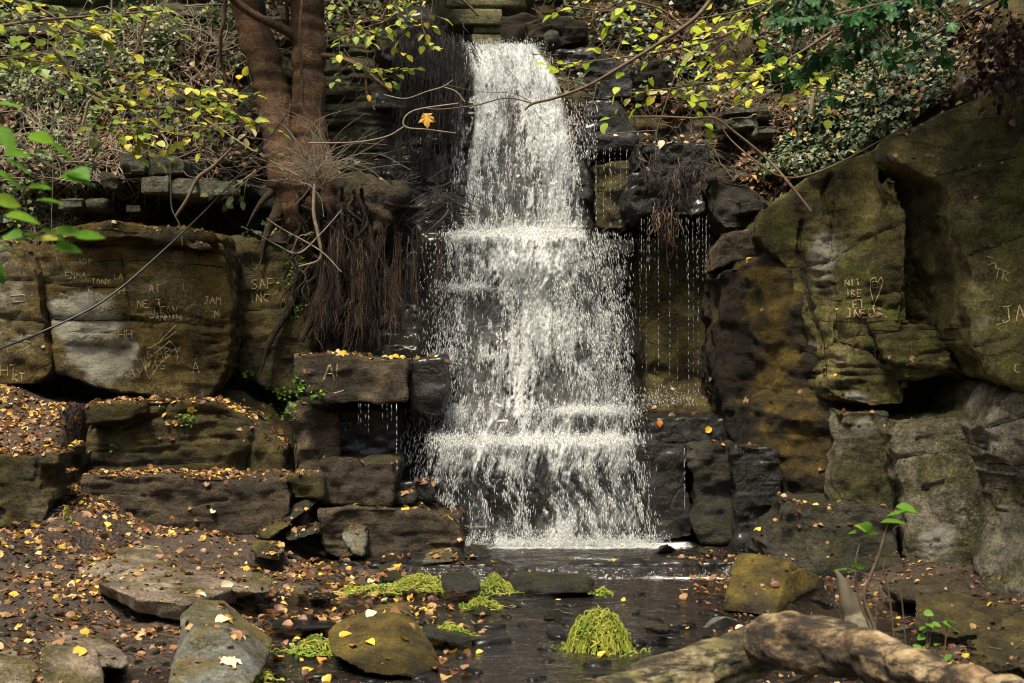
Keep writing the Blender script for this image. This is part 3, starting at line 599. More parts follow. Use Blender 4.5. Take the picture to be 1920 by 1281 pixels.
rock('rock_bulge', 'rounded overhanging bulge above the dark cave mouth', 'rock',
     [('p', [(1640, 600, 9.35), (1720, 605, 9.15), (1800, 640, 9.1), (1790, 668, 9.0), (1740, 690, 9.0), (1695, 690, 9.1), (1660, 670, 9.2)], 9.2, .5), ('p', [(1682, 690, 9.15), (1735, 668, 9.0), (1790, 660, 9.0), (1800, 690, 9.1), (1740, 715, 9.05), (1700, 712, 9.1)], 9.2, .5)], 'right', vox=.018, smooth=4, amp=.04, strata=.03, seed=141,
     grooves=[([(1640, 620), (1800, 616)], 2.5, .05), ([(1640, 640), (1790, 636)], 2.5, .04), ([(1682, 690), (1735, 664), (1780, 655)], 3.5, .07)])
rock('rock_outcrop', 'tall green stained rock face at the right edge scratched with letters', 'rock',
     [('p', [(1670, 290, 9.3), (1690, 255, 9.4), (1780, 215, 9.3), (1880, 175, 9.0), (2080, 130, 8.5), (2080, 700, 7.9), (1985, 735, 8.0), (1920, 722, 8.2), (1888, 712, 8.3), (1868, 690, 8.4), (1830, 655, 8.55), (1818, 600, 8.6), (1818, 520, 8.65), (1795, 430, 8.8), (1765, 340, 9.0), (1700, 310, 9.2)], 8.6, 1.1)],
     'right', vox=.02, smooth=4, amp=.07, freq=1.3, strata=.014, chip=.02, seed=142,
     grooves=[([(1820, 478), (1860, 465), (1925, 440)], 3, .05), ([(1828, 652), (1870, 640), (1925, 624)], 3, .06), ([(1760, 330), (1840, 310), (1925, 290)], 3, .04)], mossy=[(1900, 420, 50, 130, .7), (1850, 300, 80, 60, .4)], pale=[(1850, 600, 30, 60, .35)])
rock('rock_outcrop', 'pale grooved rock below the cave mouth', 'rock',
     [('p', [(1670, 800, 9.05), (1690, 786, 9.05), (1750, 780, 8.95), (1846, 776, 8.85), (1862, 830, 8.7), (1860, 920, 8.65), (1840, 1000, 8.6), (1832, 1080, 8.55), (1770, 1100, 8.6), (1700, 1090, 8.8), (1698, 980, 8.9), (1682, 880, 9.0)], 8.9, 1.2)], 'pale', vox=.018, smooth=4, amp=.06, freq=1.7, strata=.015, seed=143,
     grooves=[([(1680, 860), (1740, 850), (1800, 848), (1850, 862)], 4, .06), ([(1735, 918), (1770, 905)], 5, .06), ([(1720, 825), (1780, 815), (1840, 840)], 4, .05)], pale=[(1760, 1010, 50, 40, .8), (1730, 830, 50, 30, .5)], mossy=[(1790, 900, 60, 60, .4)])
rock('rock_outcrop', 'pale brown rock rising at the right edge under the scratched face', 'rock',
     [('p', [(1842, 800, 8.5), (1870, 755, 8.45), (1905, 732, 8.3), (1960, 720, 8.1), (2080, 720, 7.9), (2080, 1120, 7.6), (1950, 1130, 7.9), (1860, 1110, 8.2), (1835, 1060, 8.4), (1850, 960, 8.5), (1848, 870, 8.5)], 8.2, 1.2)], 'pale', vox=.02, smooth=4, amp=.07, freq=1.5, strata=.02, seed=144,
     grooves=[([(1845, 870), (1925, 872)], 3, .05), ([(1850, 915), (1890, 918)], 3, .05), ([(1860, 800), (1925, 780)], 5, .05)])
rock('rock_outcrop', 'pale mottled rock left of the vertical crack under the overhang', 'rock',
     [('p', [(1575, 768, 9.35), (1668, 775, 9.15), (1676, 850, 9.1), (1688, 900, 9.1), (1680, 990, 9.2), (1560, 960, 9.4)], 9.3, .6)], 'pale', vox=.02, smooth=5, amp=.06, seed=145, pale=[(1620, 800, 30, 30, .9)], mossy=[(1640, 900, 60, 60, .6)])
# stepped wet blocks right of the fall foot
rock('rock_ledge', 'wet upper ledge right of the fall with a few leaves', 'rock', [('p', [(1180, 782), (1290, 780), (1385, 784), (1380, 830), (1300, 832), (1180, 830)], 10.35, .7)], 'wet', vox=.018, smooth=2, amp=.035, seed=146)
rock('rock_block', 'wet rounded black block right beside the foot of the fall', 'rock', [('p', [(1190, 832), (1240, 828), (1290, 836), (1288, 900), (1302, 960), (1304, 1012), (1215, 1015), (1195, 930)], 10.1, .5)], 'wet', vox=.018, smooth=3, amp=.05, seed=147)
rock('rock_block', 'matt dark rock with fracture lines between the two wet blocks', 'rock', [('p', [(1292, 838), (1385, 836), (1385, 900), (1400, 1010), (1320, 1020), (1300, 940)], 9.95, .5)], 'dark', vox=.018, smooth=3, amp=.06, chip=.035, seed=148)
rock('rock_block', 'glistening black block with leaves along its top edge', 'rock', [('p', [(1376, 838), (1462, 840), (1466, 900), (1456, 980), (1430, 1035), (1385, 1038), (1384, 930)], 9.72, .5)], 'wet', vox=.016, smooth=2, amp=.035, seed=149)
rock('rock_block', 'broad fractured dark rock with a leafy flat top under the ochre face', 'rock',
     [('p', [(1478, 938, 9.1), (1600, 940, 9.0), (1690, 968, 8.9), (1700, 1100, 8.7), (1560, 1110, 8.8), (1440, 1070, 9.0), (1425, 1020, 9.1), (1470, 980, 9.1)], 9., .7)], 'dark', vox=.018, smooth=2, amp=.05, chip=.045, freq=1.6, seed=150)
rock('boulder', 'tilted square boulder with golden moss, right edge of the pool', 'boulder',
     [('h', [(1380, 1036, 8.4), (1484, 1056, 8.1), (1452, 1160, 7.65), (1358, 1144, 7.85), (1364, 1110, 7.9), (1420, 1034, 8.9), (1548, 1088, 8.6), (1548, 1136, 8.4), (1400, 1130, 8.6), (1500, 1160, 8.0)])], 'gold', vox=.012, smooth=1, amp=.008, chip=.01, seed=151, micro=.4)
rock('rock_slab', 'brown pointed slab lying against the pale rock at the right', 'rock', [('h', [(1655, 1100, 8.0), (1700, 1085, 8.2), (1805, 1072, 8.3), (1840, 1112, 7.9), (1770, 1110, 7.7), (1690, 1122, 7.7), (1830, 1130, 7.9), (1690, 1130, 8.2)])], 'brown', vox=.015, smooth=2, amp=.02)
rock('rock_block', 'mossy wedge shaped block with a flat brown top near the right corner', 'rock',
     [('h', [(1714, 1116, 7.3), (1780, 1114, 7.45), (1910, 1146, 7.2), (1925, 1160, 7.3), (1850, 1160, 6.95), (1714, 1125, 7.15), (1712, 1180, 6.95), (1780, 1198, 6.8), (1850, 1192, 6.8), (1900, 1180, 7.0)])], 'mossrock', vox=.012, smooth=2, amp=.025, seed=153)
rock('rock_block', 'long mossed rock sloping down in the bottom right corner', 'rock',
     [('h', [(1806, 1205, 6.3), (1850, 1185, 6.4), (1930, 1130, 6.9), (2000, 1110, 7), (2010, 1260, 6), (1880, 1262, 5.9), (1820, 1250, 6.0), (1800, 1222, 6.2)])], 'mossrock', vox=.013, smooth=2, amp=.03, seed=154)
# upper right: rocks by the lip
for k, (poly, Y, mt_, lab) in enumerate([
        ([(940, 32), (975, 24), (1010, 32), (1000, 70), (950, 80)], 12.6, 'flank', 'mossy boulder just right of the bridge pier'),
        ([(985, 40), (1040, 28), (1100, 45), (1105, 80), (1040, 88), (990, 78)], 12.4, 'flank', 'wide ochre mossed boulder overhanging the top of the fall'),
        ([(1022, 62), (1045, 60), (1045, 80), (1024, 80)], 12.2, 'strat', 'small square grey stone set under the mossed boulders'),
        ([(1040, 96), (1110, 92), (1180, 120), (1190, 180), (1110, 190), (1060, 160)], 12.2, 'wet', 'dark wet rock above the stepped ledge, right of the fall'),
        ([(1190, 120), (1240, 110), (1270, 150), (1250, 190), (1190, 190)], 12.2, 'flank', 'brown earthy boulder below the lime leaves')]):
    rock('boulder', lab, 'boulder', [('p', poly, Y, .8)], mt_, vox=.022, smooth=4, amp=.07, freq=2, seed=160+k)
for k, (poly, Y, lab) in enumerate([
        ([(1355, 200), (1440, 196), (1445, 212), (1360, 216)], 11.8, 'flat grey stone under the lime leaves, top of the right hand pile'),
        ([(1350, 222), (1420, 216), (1425, 240), (1352, 244)], 11.6, 'tilted flat stone second from top in the right hand pile'),
        ([(1424, 205), (1448, 205), (1448, 222), (1424, 222)], 11.5, 'small squared stone at the right end of the pile'),
        ([(1420, 232), (1458, 232), (1455, 250), (1422, 250)], 11.4, 'small dark stone low in the right hand pile')]):
    rock('stone', lab, 'stone', [('p', poly, Y, .4)], 'strat', vox=.016, smooth=1, amp=.025, seed=170+k)
# the layered blocks of the left upper course
for k, (poly, Y) in enumerate([([(222, 290), (272, 292), (270, 328), (225, 330)], 10.75), ([(276, 292), (345, 300), (345, 325), (280, 328)], 10.8), ([(262, 330), (315, 328), (315, 362), (265, 364)], 10.7), ([(320, 332), (368, 332), (368, 366), (320, 366)], 10.8), ([(190, 325), (225, 328), (222, 358), (190, 360)], 10.75), ([(370, 335), (440, 338), (440, 368), (372, 370)], 10.9), ([(110, 372), (155, 372), (155, 390), (110, 392)], 10.8), ([(160, 376), (200, 376), (200, 394), (160, 396)], 10.85), ([(232, 380), (266, 382), (266, 400), (232, 402)], 10.85)]):
    rock('stone', ['light topped squarish stone above the course, directly under the hanging hazel leaves', 'wide flat stone in the upper course right of the light topped one', 'cube shaped grey stone in the middle of the jutting course', 'squared stone right of the cube shaped grey one', 'small angular stone left of the cube shaped grey one', 'long dark stone at the right end of the jutting course beside the cable', 'low grey layered stone, leftmost of the bottom course above the carved block', 'low grey layered stone, second from the left above the carved block', 'small pale stone, third in the bottom course above the carved block'][k], 'stone',
         [('p', poly, Y, .5)], 'strat' if k < 6 else 'strat', vox=.016, smooth=1, amp=.03, chip=.018, seed=180+k)

# ------------------------------------------------------------------ rocks lying in the stream and on the near bank
def boulder(lab, pts, mat, vox=.012, smooth=1, amp=.008, chip=.009, strata=.003, seed=None, cat='boulder', name='boulder', group=None):
    return rock(name, lab, cat, [('h', pts)], mat, vox=vox, smooth=smooth, amp=amp, chip=chip, strata=strata, seed=seed, group=group, micro=.45)
boulder('angular brown slab with a mossy right shoulder, behind the big flat slab', [(124, 1056, 8.25), (262, 1020, 8.85), (300, 1026, 8.7), (322, 1056, 8.35), (215, 1062, 8.0), (135, 1086, 8.0), (190, 1092, 7.95), (300, 1078, 8.1), (240, 1040, 8.9), (320, 1074, 8.4)], 'slab', vox=.011, smooth=1, amp=.006, chip=.008, seed=201)
boulder('big flat brown slab scattered with leaves on the left bank', [(183, 1090, 7.55), (262, 1056, 8.2), (440, 1076, 8.25), (452, 1098, 7.7), (352, 1134, 7.05), (250, 1120, 7.18), (188, 1112, 7.6), (255, 1148, 7.24), (345, 1166, 7.12), (440, 1128, 7.7), (270, 1080, 8.2), (430, 1100, 8.2)], 'slab', vox=.011, smooth=1, amp=.005, chip=.006, seed=202)
boulder('thin dark slab joined to the right end of the big flat slab', [(400, 1072, 8.2), (470, 1074, 8.3), (512, 1082, 8.1), (510, 1112, 7.85), (445, 1122, 7.6), (420, 1095, 7.6), (440, 1110, 7.5), (480, 1078, 8.4), (430, 1120, 7.9)], 'slab', seed=203)
boulder('pointed grey and mossy boulder in front of the big flat slab', [(340, 1150, 6.55), (372, 1124, 6.75), (418, 1126, 6.85), (515, 1198, 6.6), (500, 1216, 6.35), (362, 1176, 6.05), (345, 1210, 5.9), (318, 1290, 5.55), (450, 1310, 5.45), (490, 1262, 5.75), (430, 1190, 6.0), (500, 1230, 6.7), (335, 1320, 6.3)], 'grey', vox=.010, smooth=1, amp=.005, chip=.006, seed=204)
boulder('dark angular boulder in the bottom left corner', [(72, 1215, 5.9), (88, 1204, 6.1), (165, 1202, 6.2), (182, 1206, 6.0), (196, 1250, 5.9), (195, 1300, 5.7), (80, 1310, 5.65), (72, 1250, 5.75), (120, 1200, 6.4), (190, 1290, 6.2)], 'slab', seed=205)
boulder('low grey slab behind the dark angular boulder, left bank', [(95, 1190, 6.6), (170, 1182, 6.8), (200, 1200, 6.6), (240, 1232, 6.3), (236, 1252, 6.15), (190, 1250, 6.1), (110, 1230, 6.2), (230, 1250, 6.6), (100, 1215, 6.3)], 'slab', seed=206)
boulder('brown flat stone at the extreme bottom left edge', [(-40, 1222, 5.9), (60, 1226, 6.0), (78, 1260, 5.8), (60, 1285, 5.7), (-40, 1290, 5.6), (20, 1215, 6.3), (-40, 1300, 6.2)], 'slab', seed=207)
boulder('rounded boulder coated with golden moss in mid stream', [(616, 1186, 6.75), (648, 1156, 6.95), (722, 1126, 7.15), (762, 1128, 7.2), (822, 1222, 6.6), (828, 1252, 6.45), (770, 1270, 6.25), (688, 1264, 6.25), (622, 1226, 6.45), (742, 1160, 6.75), (800, 1240, 7.1), (640, 1220, 7.1)], 'gold', vox=.010, smooth=1, amp=.008, chip=.01, seed=208)
boulder('flat dark block topped with cress, mid stream', [(952, 1078, 8.5), (980, 1070, 8.8), (1100, 1074, 8.75), (1114, 1084, 8.55), (1114, 1112, 8.3), (1040, 1116, 8.25), (955, 1106, 8.3), (990, 1080, 8.35), (1100, 1086, 8.35), (1110, 1105, 8.8)], 'dark', seed=209)
boulder('dark rounded stone sitting in the pale cress clump', [(826, 1082, 8.2), (850, 1072, 8.35), (885, 1074, 8.3), (900, 1090, 8.2), (896, 1108, 8.05), (860, 1114, 8.0), (828, 1106, 8.05), (840, 1078, 8.5), (890, 1100, 8.5)], 'wet', seed=210)
boulder('dark tilted stone left of the pale cress clump', [(705, 1066, 8.9), (730, 1056, 9.0), (752, 1060, 8.9), (770, 1082, 8.6), (745, 1094, 8.5), (712, 1088, 8.6), (740, 1062, 9.1)], 'dark', seed=211)
boulder('flat black stone under the trailing cress in mid stream', [(785, 1174, 7.0), (810, 1168, 7.3), (880, 1184, 7.2), (895, 1196, 7.0), (870, 1212, 6.85), (800, 1200, 6.8), (820, 1176, 7.4)], 'wet', seed=212)
boulder('small dark stone right of the trailing cress', [(876, 1138, 7.8), (900, 1132, 7.9), (925, 1140, 7.8), (922, 1156, 7.7), (885, 1160, 7.6), (905, 1134, 8.0)], 'wet', seed=213)
boulder('dark flat stone left of the tall cress tuft', [(1010, 1150, 7.7), (1035, 1140, 7.9), (1070, 1146, 7.85), (1085, 1160, 7.7), (1060, 1172, 7.5), (1015, 1166, 7.55), (1050, 1142, 8.0)], 'dark', seed=214)
boulder('low wet ledge stone across the stream between the boulders', [(500, 1162, 7.3), (560, 1158, 7.5), (630, 1168, 7.3), (640, 1176, 7.2), (560, 1182, 7.1), (500, 1176, 7.15), (600, 1176, 7.5)], 'wet', seed=215)
boulder('small bluish upright stone in the stream', [(546, 1094, 8.2), (560, 1090, 8.3), (572, 1098, 8.2), (572, 1116, 8.0), (545, 1116, 8.0), (566, 1094, 8.4)], 'grey', vox=.009, amp=.01, seed=216)
boulder('black slate shard right of the small bluish stone', [(572, 1104, 8.2), (610, 1112, 8.2), (640, 1120, 8.0), (600, 1124, 7.95), (572, 1116, 8.0), (600, 1108, 8.3)], 'wet', vox=.009, amp=.01, seed=217)
boulder('glistening dark block on the left bank, upper of two', [(50, 946, 9.1), (75, 935, 9.25), (118, 934, 9.25), (122, 950, 9.1), (110, 964, 8.95), (55, 962, 8.95), (90, 936, 9.4)], 'wet', seed=218)
boulder('glistening dark block on the left bank, lower of two', [(20, 985, 8.9), (50, 966, 9.05), (110, 962, 9.05), (116, 975, 8.95), (105, 1002, 8.7), (40, 998, 8.7), (80, 964, 9.2)], 'wet', seed=219)
boulder('flat slate on the stone pile behind the glistening blocks', [(60, 918, 9.3), (130, 916, 9.4), (150, 928, 9.3), (120, 938, 9.1), (60, 936, 9.1), (110, 918, 9.5)], 'dark', seed=220)
for k, (x, y, s_, lab) in enumerate([(400, 1012, 20, 'black stone with leaves on the wet bank below the long slab'), (310, 1018, 22, 'small dark stone near the left part of the long slab'), (555, 1048, 18, 'low stone beside the mossy cushion stone'), (590, 1052, 13, 'small pointed greenish stone at the stream edge'), (612, 1026, 16, 'grey stone at the foot of the leaning upright stone'), (650, 1046, 18, 'dark wedge under the leaning upright stone'), (1245, 1030, 20, 'dark wet stone at the right end of the foam'), (1340, 1040, 26, 'low wet stone beside the tilted square boulder')]):
    Y = 1.62*F/(y+s_*.6-CY)
    q = [(x+s_*1.3*math.cos(a+k)*(.8+.3*math.sin(3*a+k)), y+s_*.55*math.sin(a+k*2), Y+.12*math.sin(a*2+k)) for a in np.linspace(0, 5.4, 9)]
    q += [(x, y-s_*.4, Y+.15), (x+5, y+s_*.5, Y+.1)]
    boulder(lab, q, ['wet', 'dark', 'brown'][k % 3], vox=.011, amp=.014, seed=230+k, name='stone', cat='stone')
for k, (x, y, Y, s_, lab) in enumerate([(1455, 1160, 6.9, 34, 'bluish slate in the shadow of the tilted square boulder'), (1500, 1168, 6.7, 30, 'dark slate beside the bluish slate'), (1560, 1172, 6.6, 26, 'grey wedge stone beneath the broken stake'), (1690, 1180, 6.5, 30, 'grey flat stone behind the log'), (1600, 1262, 5.6, 46, 'grey slab lying under the log'), (1500, 1272, 5.5, 36, 'black slate under the log'), (1350, 1168, 7.0, 40, 'wet flat slate with leaf in front of the pool'), (1230, 1178, 7, 34, 'low wet slate near the tall cress tuft'), (1545, 1130, 7.2, 26, 'round stone right of the tilted square boulder'), (1760, 1235, 5.9, 22, 'small slate among seedlings')]):
    q = [(x+s_*1.2*math.cos(a+k)*(.75+.3*math.sin(3*a+k)), y+s_*.35*math.sin(a+k*2), Y+.1*math.sin(a*2+k)) for a in np.linspace(0, 5.4, 9)]
    q += [(x, y-s_*.3, Y+.2), (x+5, y+s_*.35, Y+.15)]
    boulder(lab, q, ['grey', 'dark', 'wet'][k % 3], vox=.011, amp=.014, seed=250+k, name='slate', cat='stone')

# one mass of pebbles too many to count, on the bed and bank
def instance(tv, tf_, Ms, Ts):
    """template verts/faces -> one big mesh"""
    n, k = len(Ts), len(tv)
    V = np.einsum('nij,kj->nki', Ms, tv)+Ts[:, None, :]
    fs = [(f[None]+(np.arange(n)*k)[:, None, None]).reshape(-1, f.shape[1]) for f in (tf_ if isinstance(tf_, list) else [tf_])]
    return V.reshape(-1, 3), fs
def rotm(n, tilt=.4, flat=True):
    """random yaw then tilt"""
    a = rng.uniform(0, 2*np.pi, n); ca, sa = np.cos(a), np.sin(a); Z0 = np.zeros(n); O = Z0+1
    Rz = np.stack([np.stack([ca, -sa, Z0], 1), np.stack([sa, ca, Z0], 1), np.stack([Z0, Z0, O], 1)], 1)
    tx = rng.normal(0, tilt, n); ty = rng.normal(0, tilt, n)
    Rx = np.stack([np.stack([O, Z0, Z0], 1), np.stack([Z0, np.cos(tx), -np.sin(tx)], 1), np.stack([Z0, np.sin(tx), np.cos(tx)], 1)], 1)
    Ry = np.stack([np.stack([np.cos(ty), Z0, np.sin(ty)], 1), np.stack([Z0, O, Z0], 1), np.stack([-np.sin(ty), Z0, np.cos(ty)], 1)], 1)
    return Rz, Rx@Ry
bm = bmesh.new(); bmesh.ops.create_icosphere(bm, subdivisions=2, radius=1)
icoV = np.array([v.co[:] for v in bm.verts]); icoF = np.array([[v.index for v in f.verts] for f in bm.faces]); bm.free()
icoV = icoV*(1+.28*fbm(icoV*1.3, 5, 2))[:, None]*np.array([1, .75, .42]); icoV = np.clip(icoV, [-.8, -.55, -.3], [.8, .6, .3])
n = 2600
gx = rng.uniform(-3.2, 2.6, n); gy = rng.uniform(5.2, 9.7, n); gs = .010+.03*rng.random(n)**2.4
ok = (n2(gx*1.3, gy*1.3, 61) > -.25); gx, gy, gs = gx[ok], gy[ok], gs[ok]; n = len(gx)
Rz, Rt = rotm(n, .35); V, f = instance(icoV, icoF, (Rz@Rt)*gs[:, None, None], np.stack([gx, gy, ground_z(gx, gy)+gs*.1], 1))
add('gravel', mesh_np('gravel', V, f), M['dark'], kind='stuff', label='small dark pebbles over bank and stream bed', cat='gravel', base=False)
n = 120; bx = rng.uniform(-1.3, 1.5, n); by = rng.uniform(6.2, 8.4, n)
keep = []
for i in range(n):
    if all((bx[i]-bx[j])**2+(by[i]-by[j])**2 > .03 for j in keep): keep.append(i)
proto = []
for k in range(5):
    v = icoV*(1+.25*fbm(icoV*1.5, 60+k, 2))[:, None]; proto.append(mesh_np('pebble', v, icoF)); proto[-1].materials.append(M['wet'])
for c_, i in enumerate(keep[:70]):
    o = bpy.data.objects.new('pebble', proto[c_ % 5]); COL.objects.link(o)
    s_ = .035+.06*rng.random()**2; o.location = (bx[i], by[i], -.065+s_*.06); o.scale = (s_*1.4, s_, s_*1.1); o.rotation_euler = (0, 0, rng.random()*6)
    o['label'] = 'small wet black stone breaking the surface of the shallow stream'; o['category'] = 'stone'; o['group'] = 'small wet stones in the shallow stream'

# ------------------------------------------------------------------ water
def water_mat(name, col, foam=False):
    m, t, out = newmat(name); N = NT(t)
    gl = N.n('ShaderNodeBsdfGlossy'); gl.inputs['Roughness'].default_value = .06; gl.inputs['Color'].default_value = (.9, .9, .9, 1)
    tr = N.n('ShaderNodeBsdfTransparent'); tr.inputs[0].default_value = (.62, .5, .36, 1)
    df = N.n('ShaderNodeBsdfDiffuse'); df.inputs[0].default_value = col+(1,)
    b = N.bump(N.noise(7, 3, .5, N.mapv((1, 1.7, 1)), .8), .05, .8)
    b = N.bump(N.noise(24, 4, .6, N.mapv((1, 1.8, 1)), .6), .02, .8, b)
    fr = N.n('ShaderNodeFresnel'); fr.inputs['IOR'].default_value = 1.4; N.L(b, fr.inputs['Normal']); N.L(b, gl.inputs['Normal'])
    m1 = N.n('ShaderNodeMixShader'); m1.inputs[0].default_value = .3; N.L(tr.outputs[0], m1.inputs[1]); N.L(df.outputs[0], m1.inputs[2])
    m2 = N.n('ShaderNodeMixShader'); N.L(N.math('MULTIPLY', fr.outputs[0], 1.15, clamp=True), m2.inputs[0]); N.L(m1.outputs[0], m2.inputs[1]); N.L(gl.outputs[0], m2.inputs[2])
    res = m2.outputs[0]
    if foam:
        at = N.n('ShaderNodeAttribute', attribute_name='foam')
        fn = N.noise(26, 6, .75, N.mapv((1, 1.6, 1)))
        fm = N.math('MULTIPLY', N.rng(N.math('ADD', at.outputs['Fac'], N.math('MULTIPLY', N.math('SUBTRACT', fn, .5), 1.5)), .42, .75), 1.)
        wd = N.n('ShaderNodeBsdfDiffuse'); wd.inputs[0].default_value = (.82, .84, .82, 1); N.L(N.bump(fn, .04, 1), wd.inputs['Normal'])
        m3 = N.n('ShaderNodeMixShader'); N.L(fm, m3.inputs[0]); N.L(res, m3.inputs[1]); N.L(wd.outputs[0], m3.inputs[2]); res = m3.outputs[0]
    N.L(res, out.inputs[0]); return m
M['water'] = water_mat('stream water', (.03, .024, .016)); M['poolwater'] = water_mat('pool water', (.035, .03, .022), True)
xs = np.arange(-2.7, 2.3, .02); ys = np.arange(3.8, 9.14, .02); WX, WY = np.meshgrid(xs, ys)
WZ = -.062+.010*n2(WX*3+.6*n2(WX, WY, 2), WY*5, 31)+.005*n2(WX*10, WY*17, 32)
me = mesh_np('water', np.stack([WX.ravel(), WY.ravel(), WZ.ravel()], 1), grid_faces(len(xs), len(ys)))
ft = np.exp(-((WY-9.0)/.10)**2)*smooth(.35, .55, WX)*(1-smooth(1.5, 1.62, WX))*(.55+.5*n2(WX*5, WY*9, 81))+.0*WX
a = me.attributes.new('foam', 'FLOAT', 'POINT'); a.data.foreach_set('value', ft.ravel().astype(np.float32))
add('water', me, M['poolwater'], kind='structure', label='shallow dark stream running towards the viewer', cat='water')
edge = lambda X: 9.05+.06*np.sin(X*5)+.10*n2(X*5, X*0, 3, 4, .6)
xs = np.arange(-1.25, 1.75, .016); vs = np.linspace(0, 1, 80); UX, UV = np.meshgrid(xs, vs)
E = edge(UX); PY = E-.05+(10.6-E)*UV; PZ = .004+.008*n2(UX*5, PY*8, 33)+.018*np.abs(n2(UX*9, PY*12, 35))*smooth(9.5, 10., PY)
PZ = PZ-.075*(1-smooth(0, .045, UV))
foam = smooth(9.35, 9.95, PY+.12*n2(UX*4, PY*4, 36))*(.35+.75*smooth(9.75, 10.0, PY))*smooth(-.65, -.25, UX)*(1-smooth(1.15, 1.6, UX))
foam = np.maximum(foam, (.42+.5*n2(UX*9, UX*0, 8))*(1-smooth(.0, .045, UV))*smooth(.3, .7, UX))
foam = np.maximum(foam, .5*np.exp(-((PY-9.4+.2*(UX-.6))/.1)**2)*smooth(.2, .5, UX)*(1-smooth(1.3, 1.5, UX)))
me = mesh_np('pool_water', np.stack([UX.ravel(), PY.ravel(), PZ.ravel()], 1), grid_faces(len(xs), len(vs)))
a = me.attributes.new('foam', 'FLOAT', 'POINT'); a.data.foreach_set('value', foam.ravel().astype(np.float32))
add('water', me, M['poolwater'], kind='structure', label='foaming pool under the fall spilling over a low step', cat='water')
# rock sill that holds the pool back
xs_ = np.linspace(-1.3, 1.75, 28)
rock('rock_sill', 'low dark rock sill where the pool spills into the stream', 'rock', [('H', [( (x/9.2)*F+CX, 0, 9.2) for x in (0,)], .1)] if False else
     [('p', [(640, 1061), (760, 1058), (900, 1060), (1100, 1060), (1385, 1057), (1385, 1100), (640, 1100)], 9.12, .35)], 'wet', vox=.016, smooth=2, amp=.03, strata=.0, chip=.03, seed=240)

# the fall itself: veils that follow the stepped face, plus thousands of flying drops
def pl(pts, v):
    pts = sorted(pts); return np.interp(v, [a for a, _ in pts], [b for _, b in pts])
Lft = [(80, 868), (140, 880), (220, 884), (330, 868), (425, 862), (438, 838), (520, 845), (538, 834), (600, 845), (700, 845), (768, 838), (830, 815), (900, 800), (960, 850), (1030, 862)]
Rgt = [(80, 1005), (120, 1038), (180, 1066), (250, 1078), (300, 1088), (370, 1102), (436, 1112), (500, 1130), (600, 1160), (700, 1180), (770, 1190), (800, 1200), (880, 1205), (960, 1218), (1030, 1228)]
G = lambda px, py, cx, cy, sx, sy: np.exp(-((px-cx)/sx)**2-((py-cy)/sy)**2)
def white(px, py):
    L, R = pl(Lft, py), pl(Rgt, py); u = (px-L)/(R-L)
    d = np.where(py < 436, .33, np.where(py < 826, .42, .43))+.10*n2(px/30, py/60, 91)
    d += .30*G(px, py, 940, 110, 80, 50)+.25*G(px, py, 1000, 140, 40, 60)+.42*G(px, py, 905, 170, 30, 110)+.15*G(px, py, 920, 90, 120, 30)+.30*G(px, py, 1015, 230, 70, 50)+.45*G(px, py, 1040, 300, 55, 70)-.22*G(px, py, 960, 330, 45, 90)-.28*G(px, py, 1070, 215, 16, 35)
    d += .30*G(px, py, 895, 320, 24, 120)+.15*G(px, py, 1050, 400, 50, 60)-.06*G(px, py, 935, 400, 50, 40)
    d += .6*np.exp(-((py-442)/13)**2)*(1-smooth(1085, 1115, px))+.26*G(px, py, 990, 475, 130, 45)+.30*G(px, py, 1010, 560, 60, 110)+.22*G(px, py, 1055, 640, 60, 130)-.10*G(px, py, 880, 480, 40, 25)
    d += .5*np.exp(-((py-541)/8)**2)*(1-smooth(900, 935, px))-.13*G(px, py, 890, 640, 70, 100)-.10*G(px, py, 950, 730, 110, 50)-.10*G(px, py, 1150, 600, 30, 140)
    d += .55*np.exp(-((py-772)/8)**2)*smooth(1035, 1060, px)+.25*G(px, py, 855, 785, 22, 22)-.25*G(px, py, 1100, 795, 40, 12)-.1*G(px, py, 960, 800, 100, 15)+.15*G(px, py, 1165, 810, 40, 40)
    d += .55*np.exp(-((py-832)/13)**2)+.18*np.exp(-((py-862)/28)**2)-.16*G(px, py, 1000, 960, 110, 45)-.1*G(px, py, 905, 930, 30, 40)+.2*G(px, py, 1130, 975, 60, 14)-.06*G(px, py, 1150, 930, 40, 30)+.5*np.exp(-((py-1022)/10)**2)
    edge_ = smooth(0, .10, u)*(1-smooth(.86, 1.0, u))
    return d, edge_, u
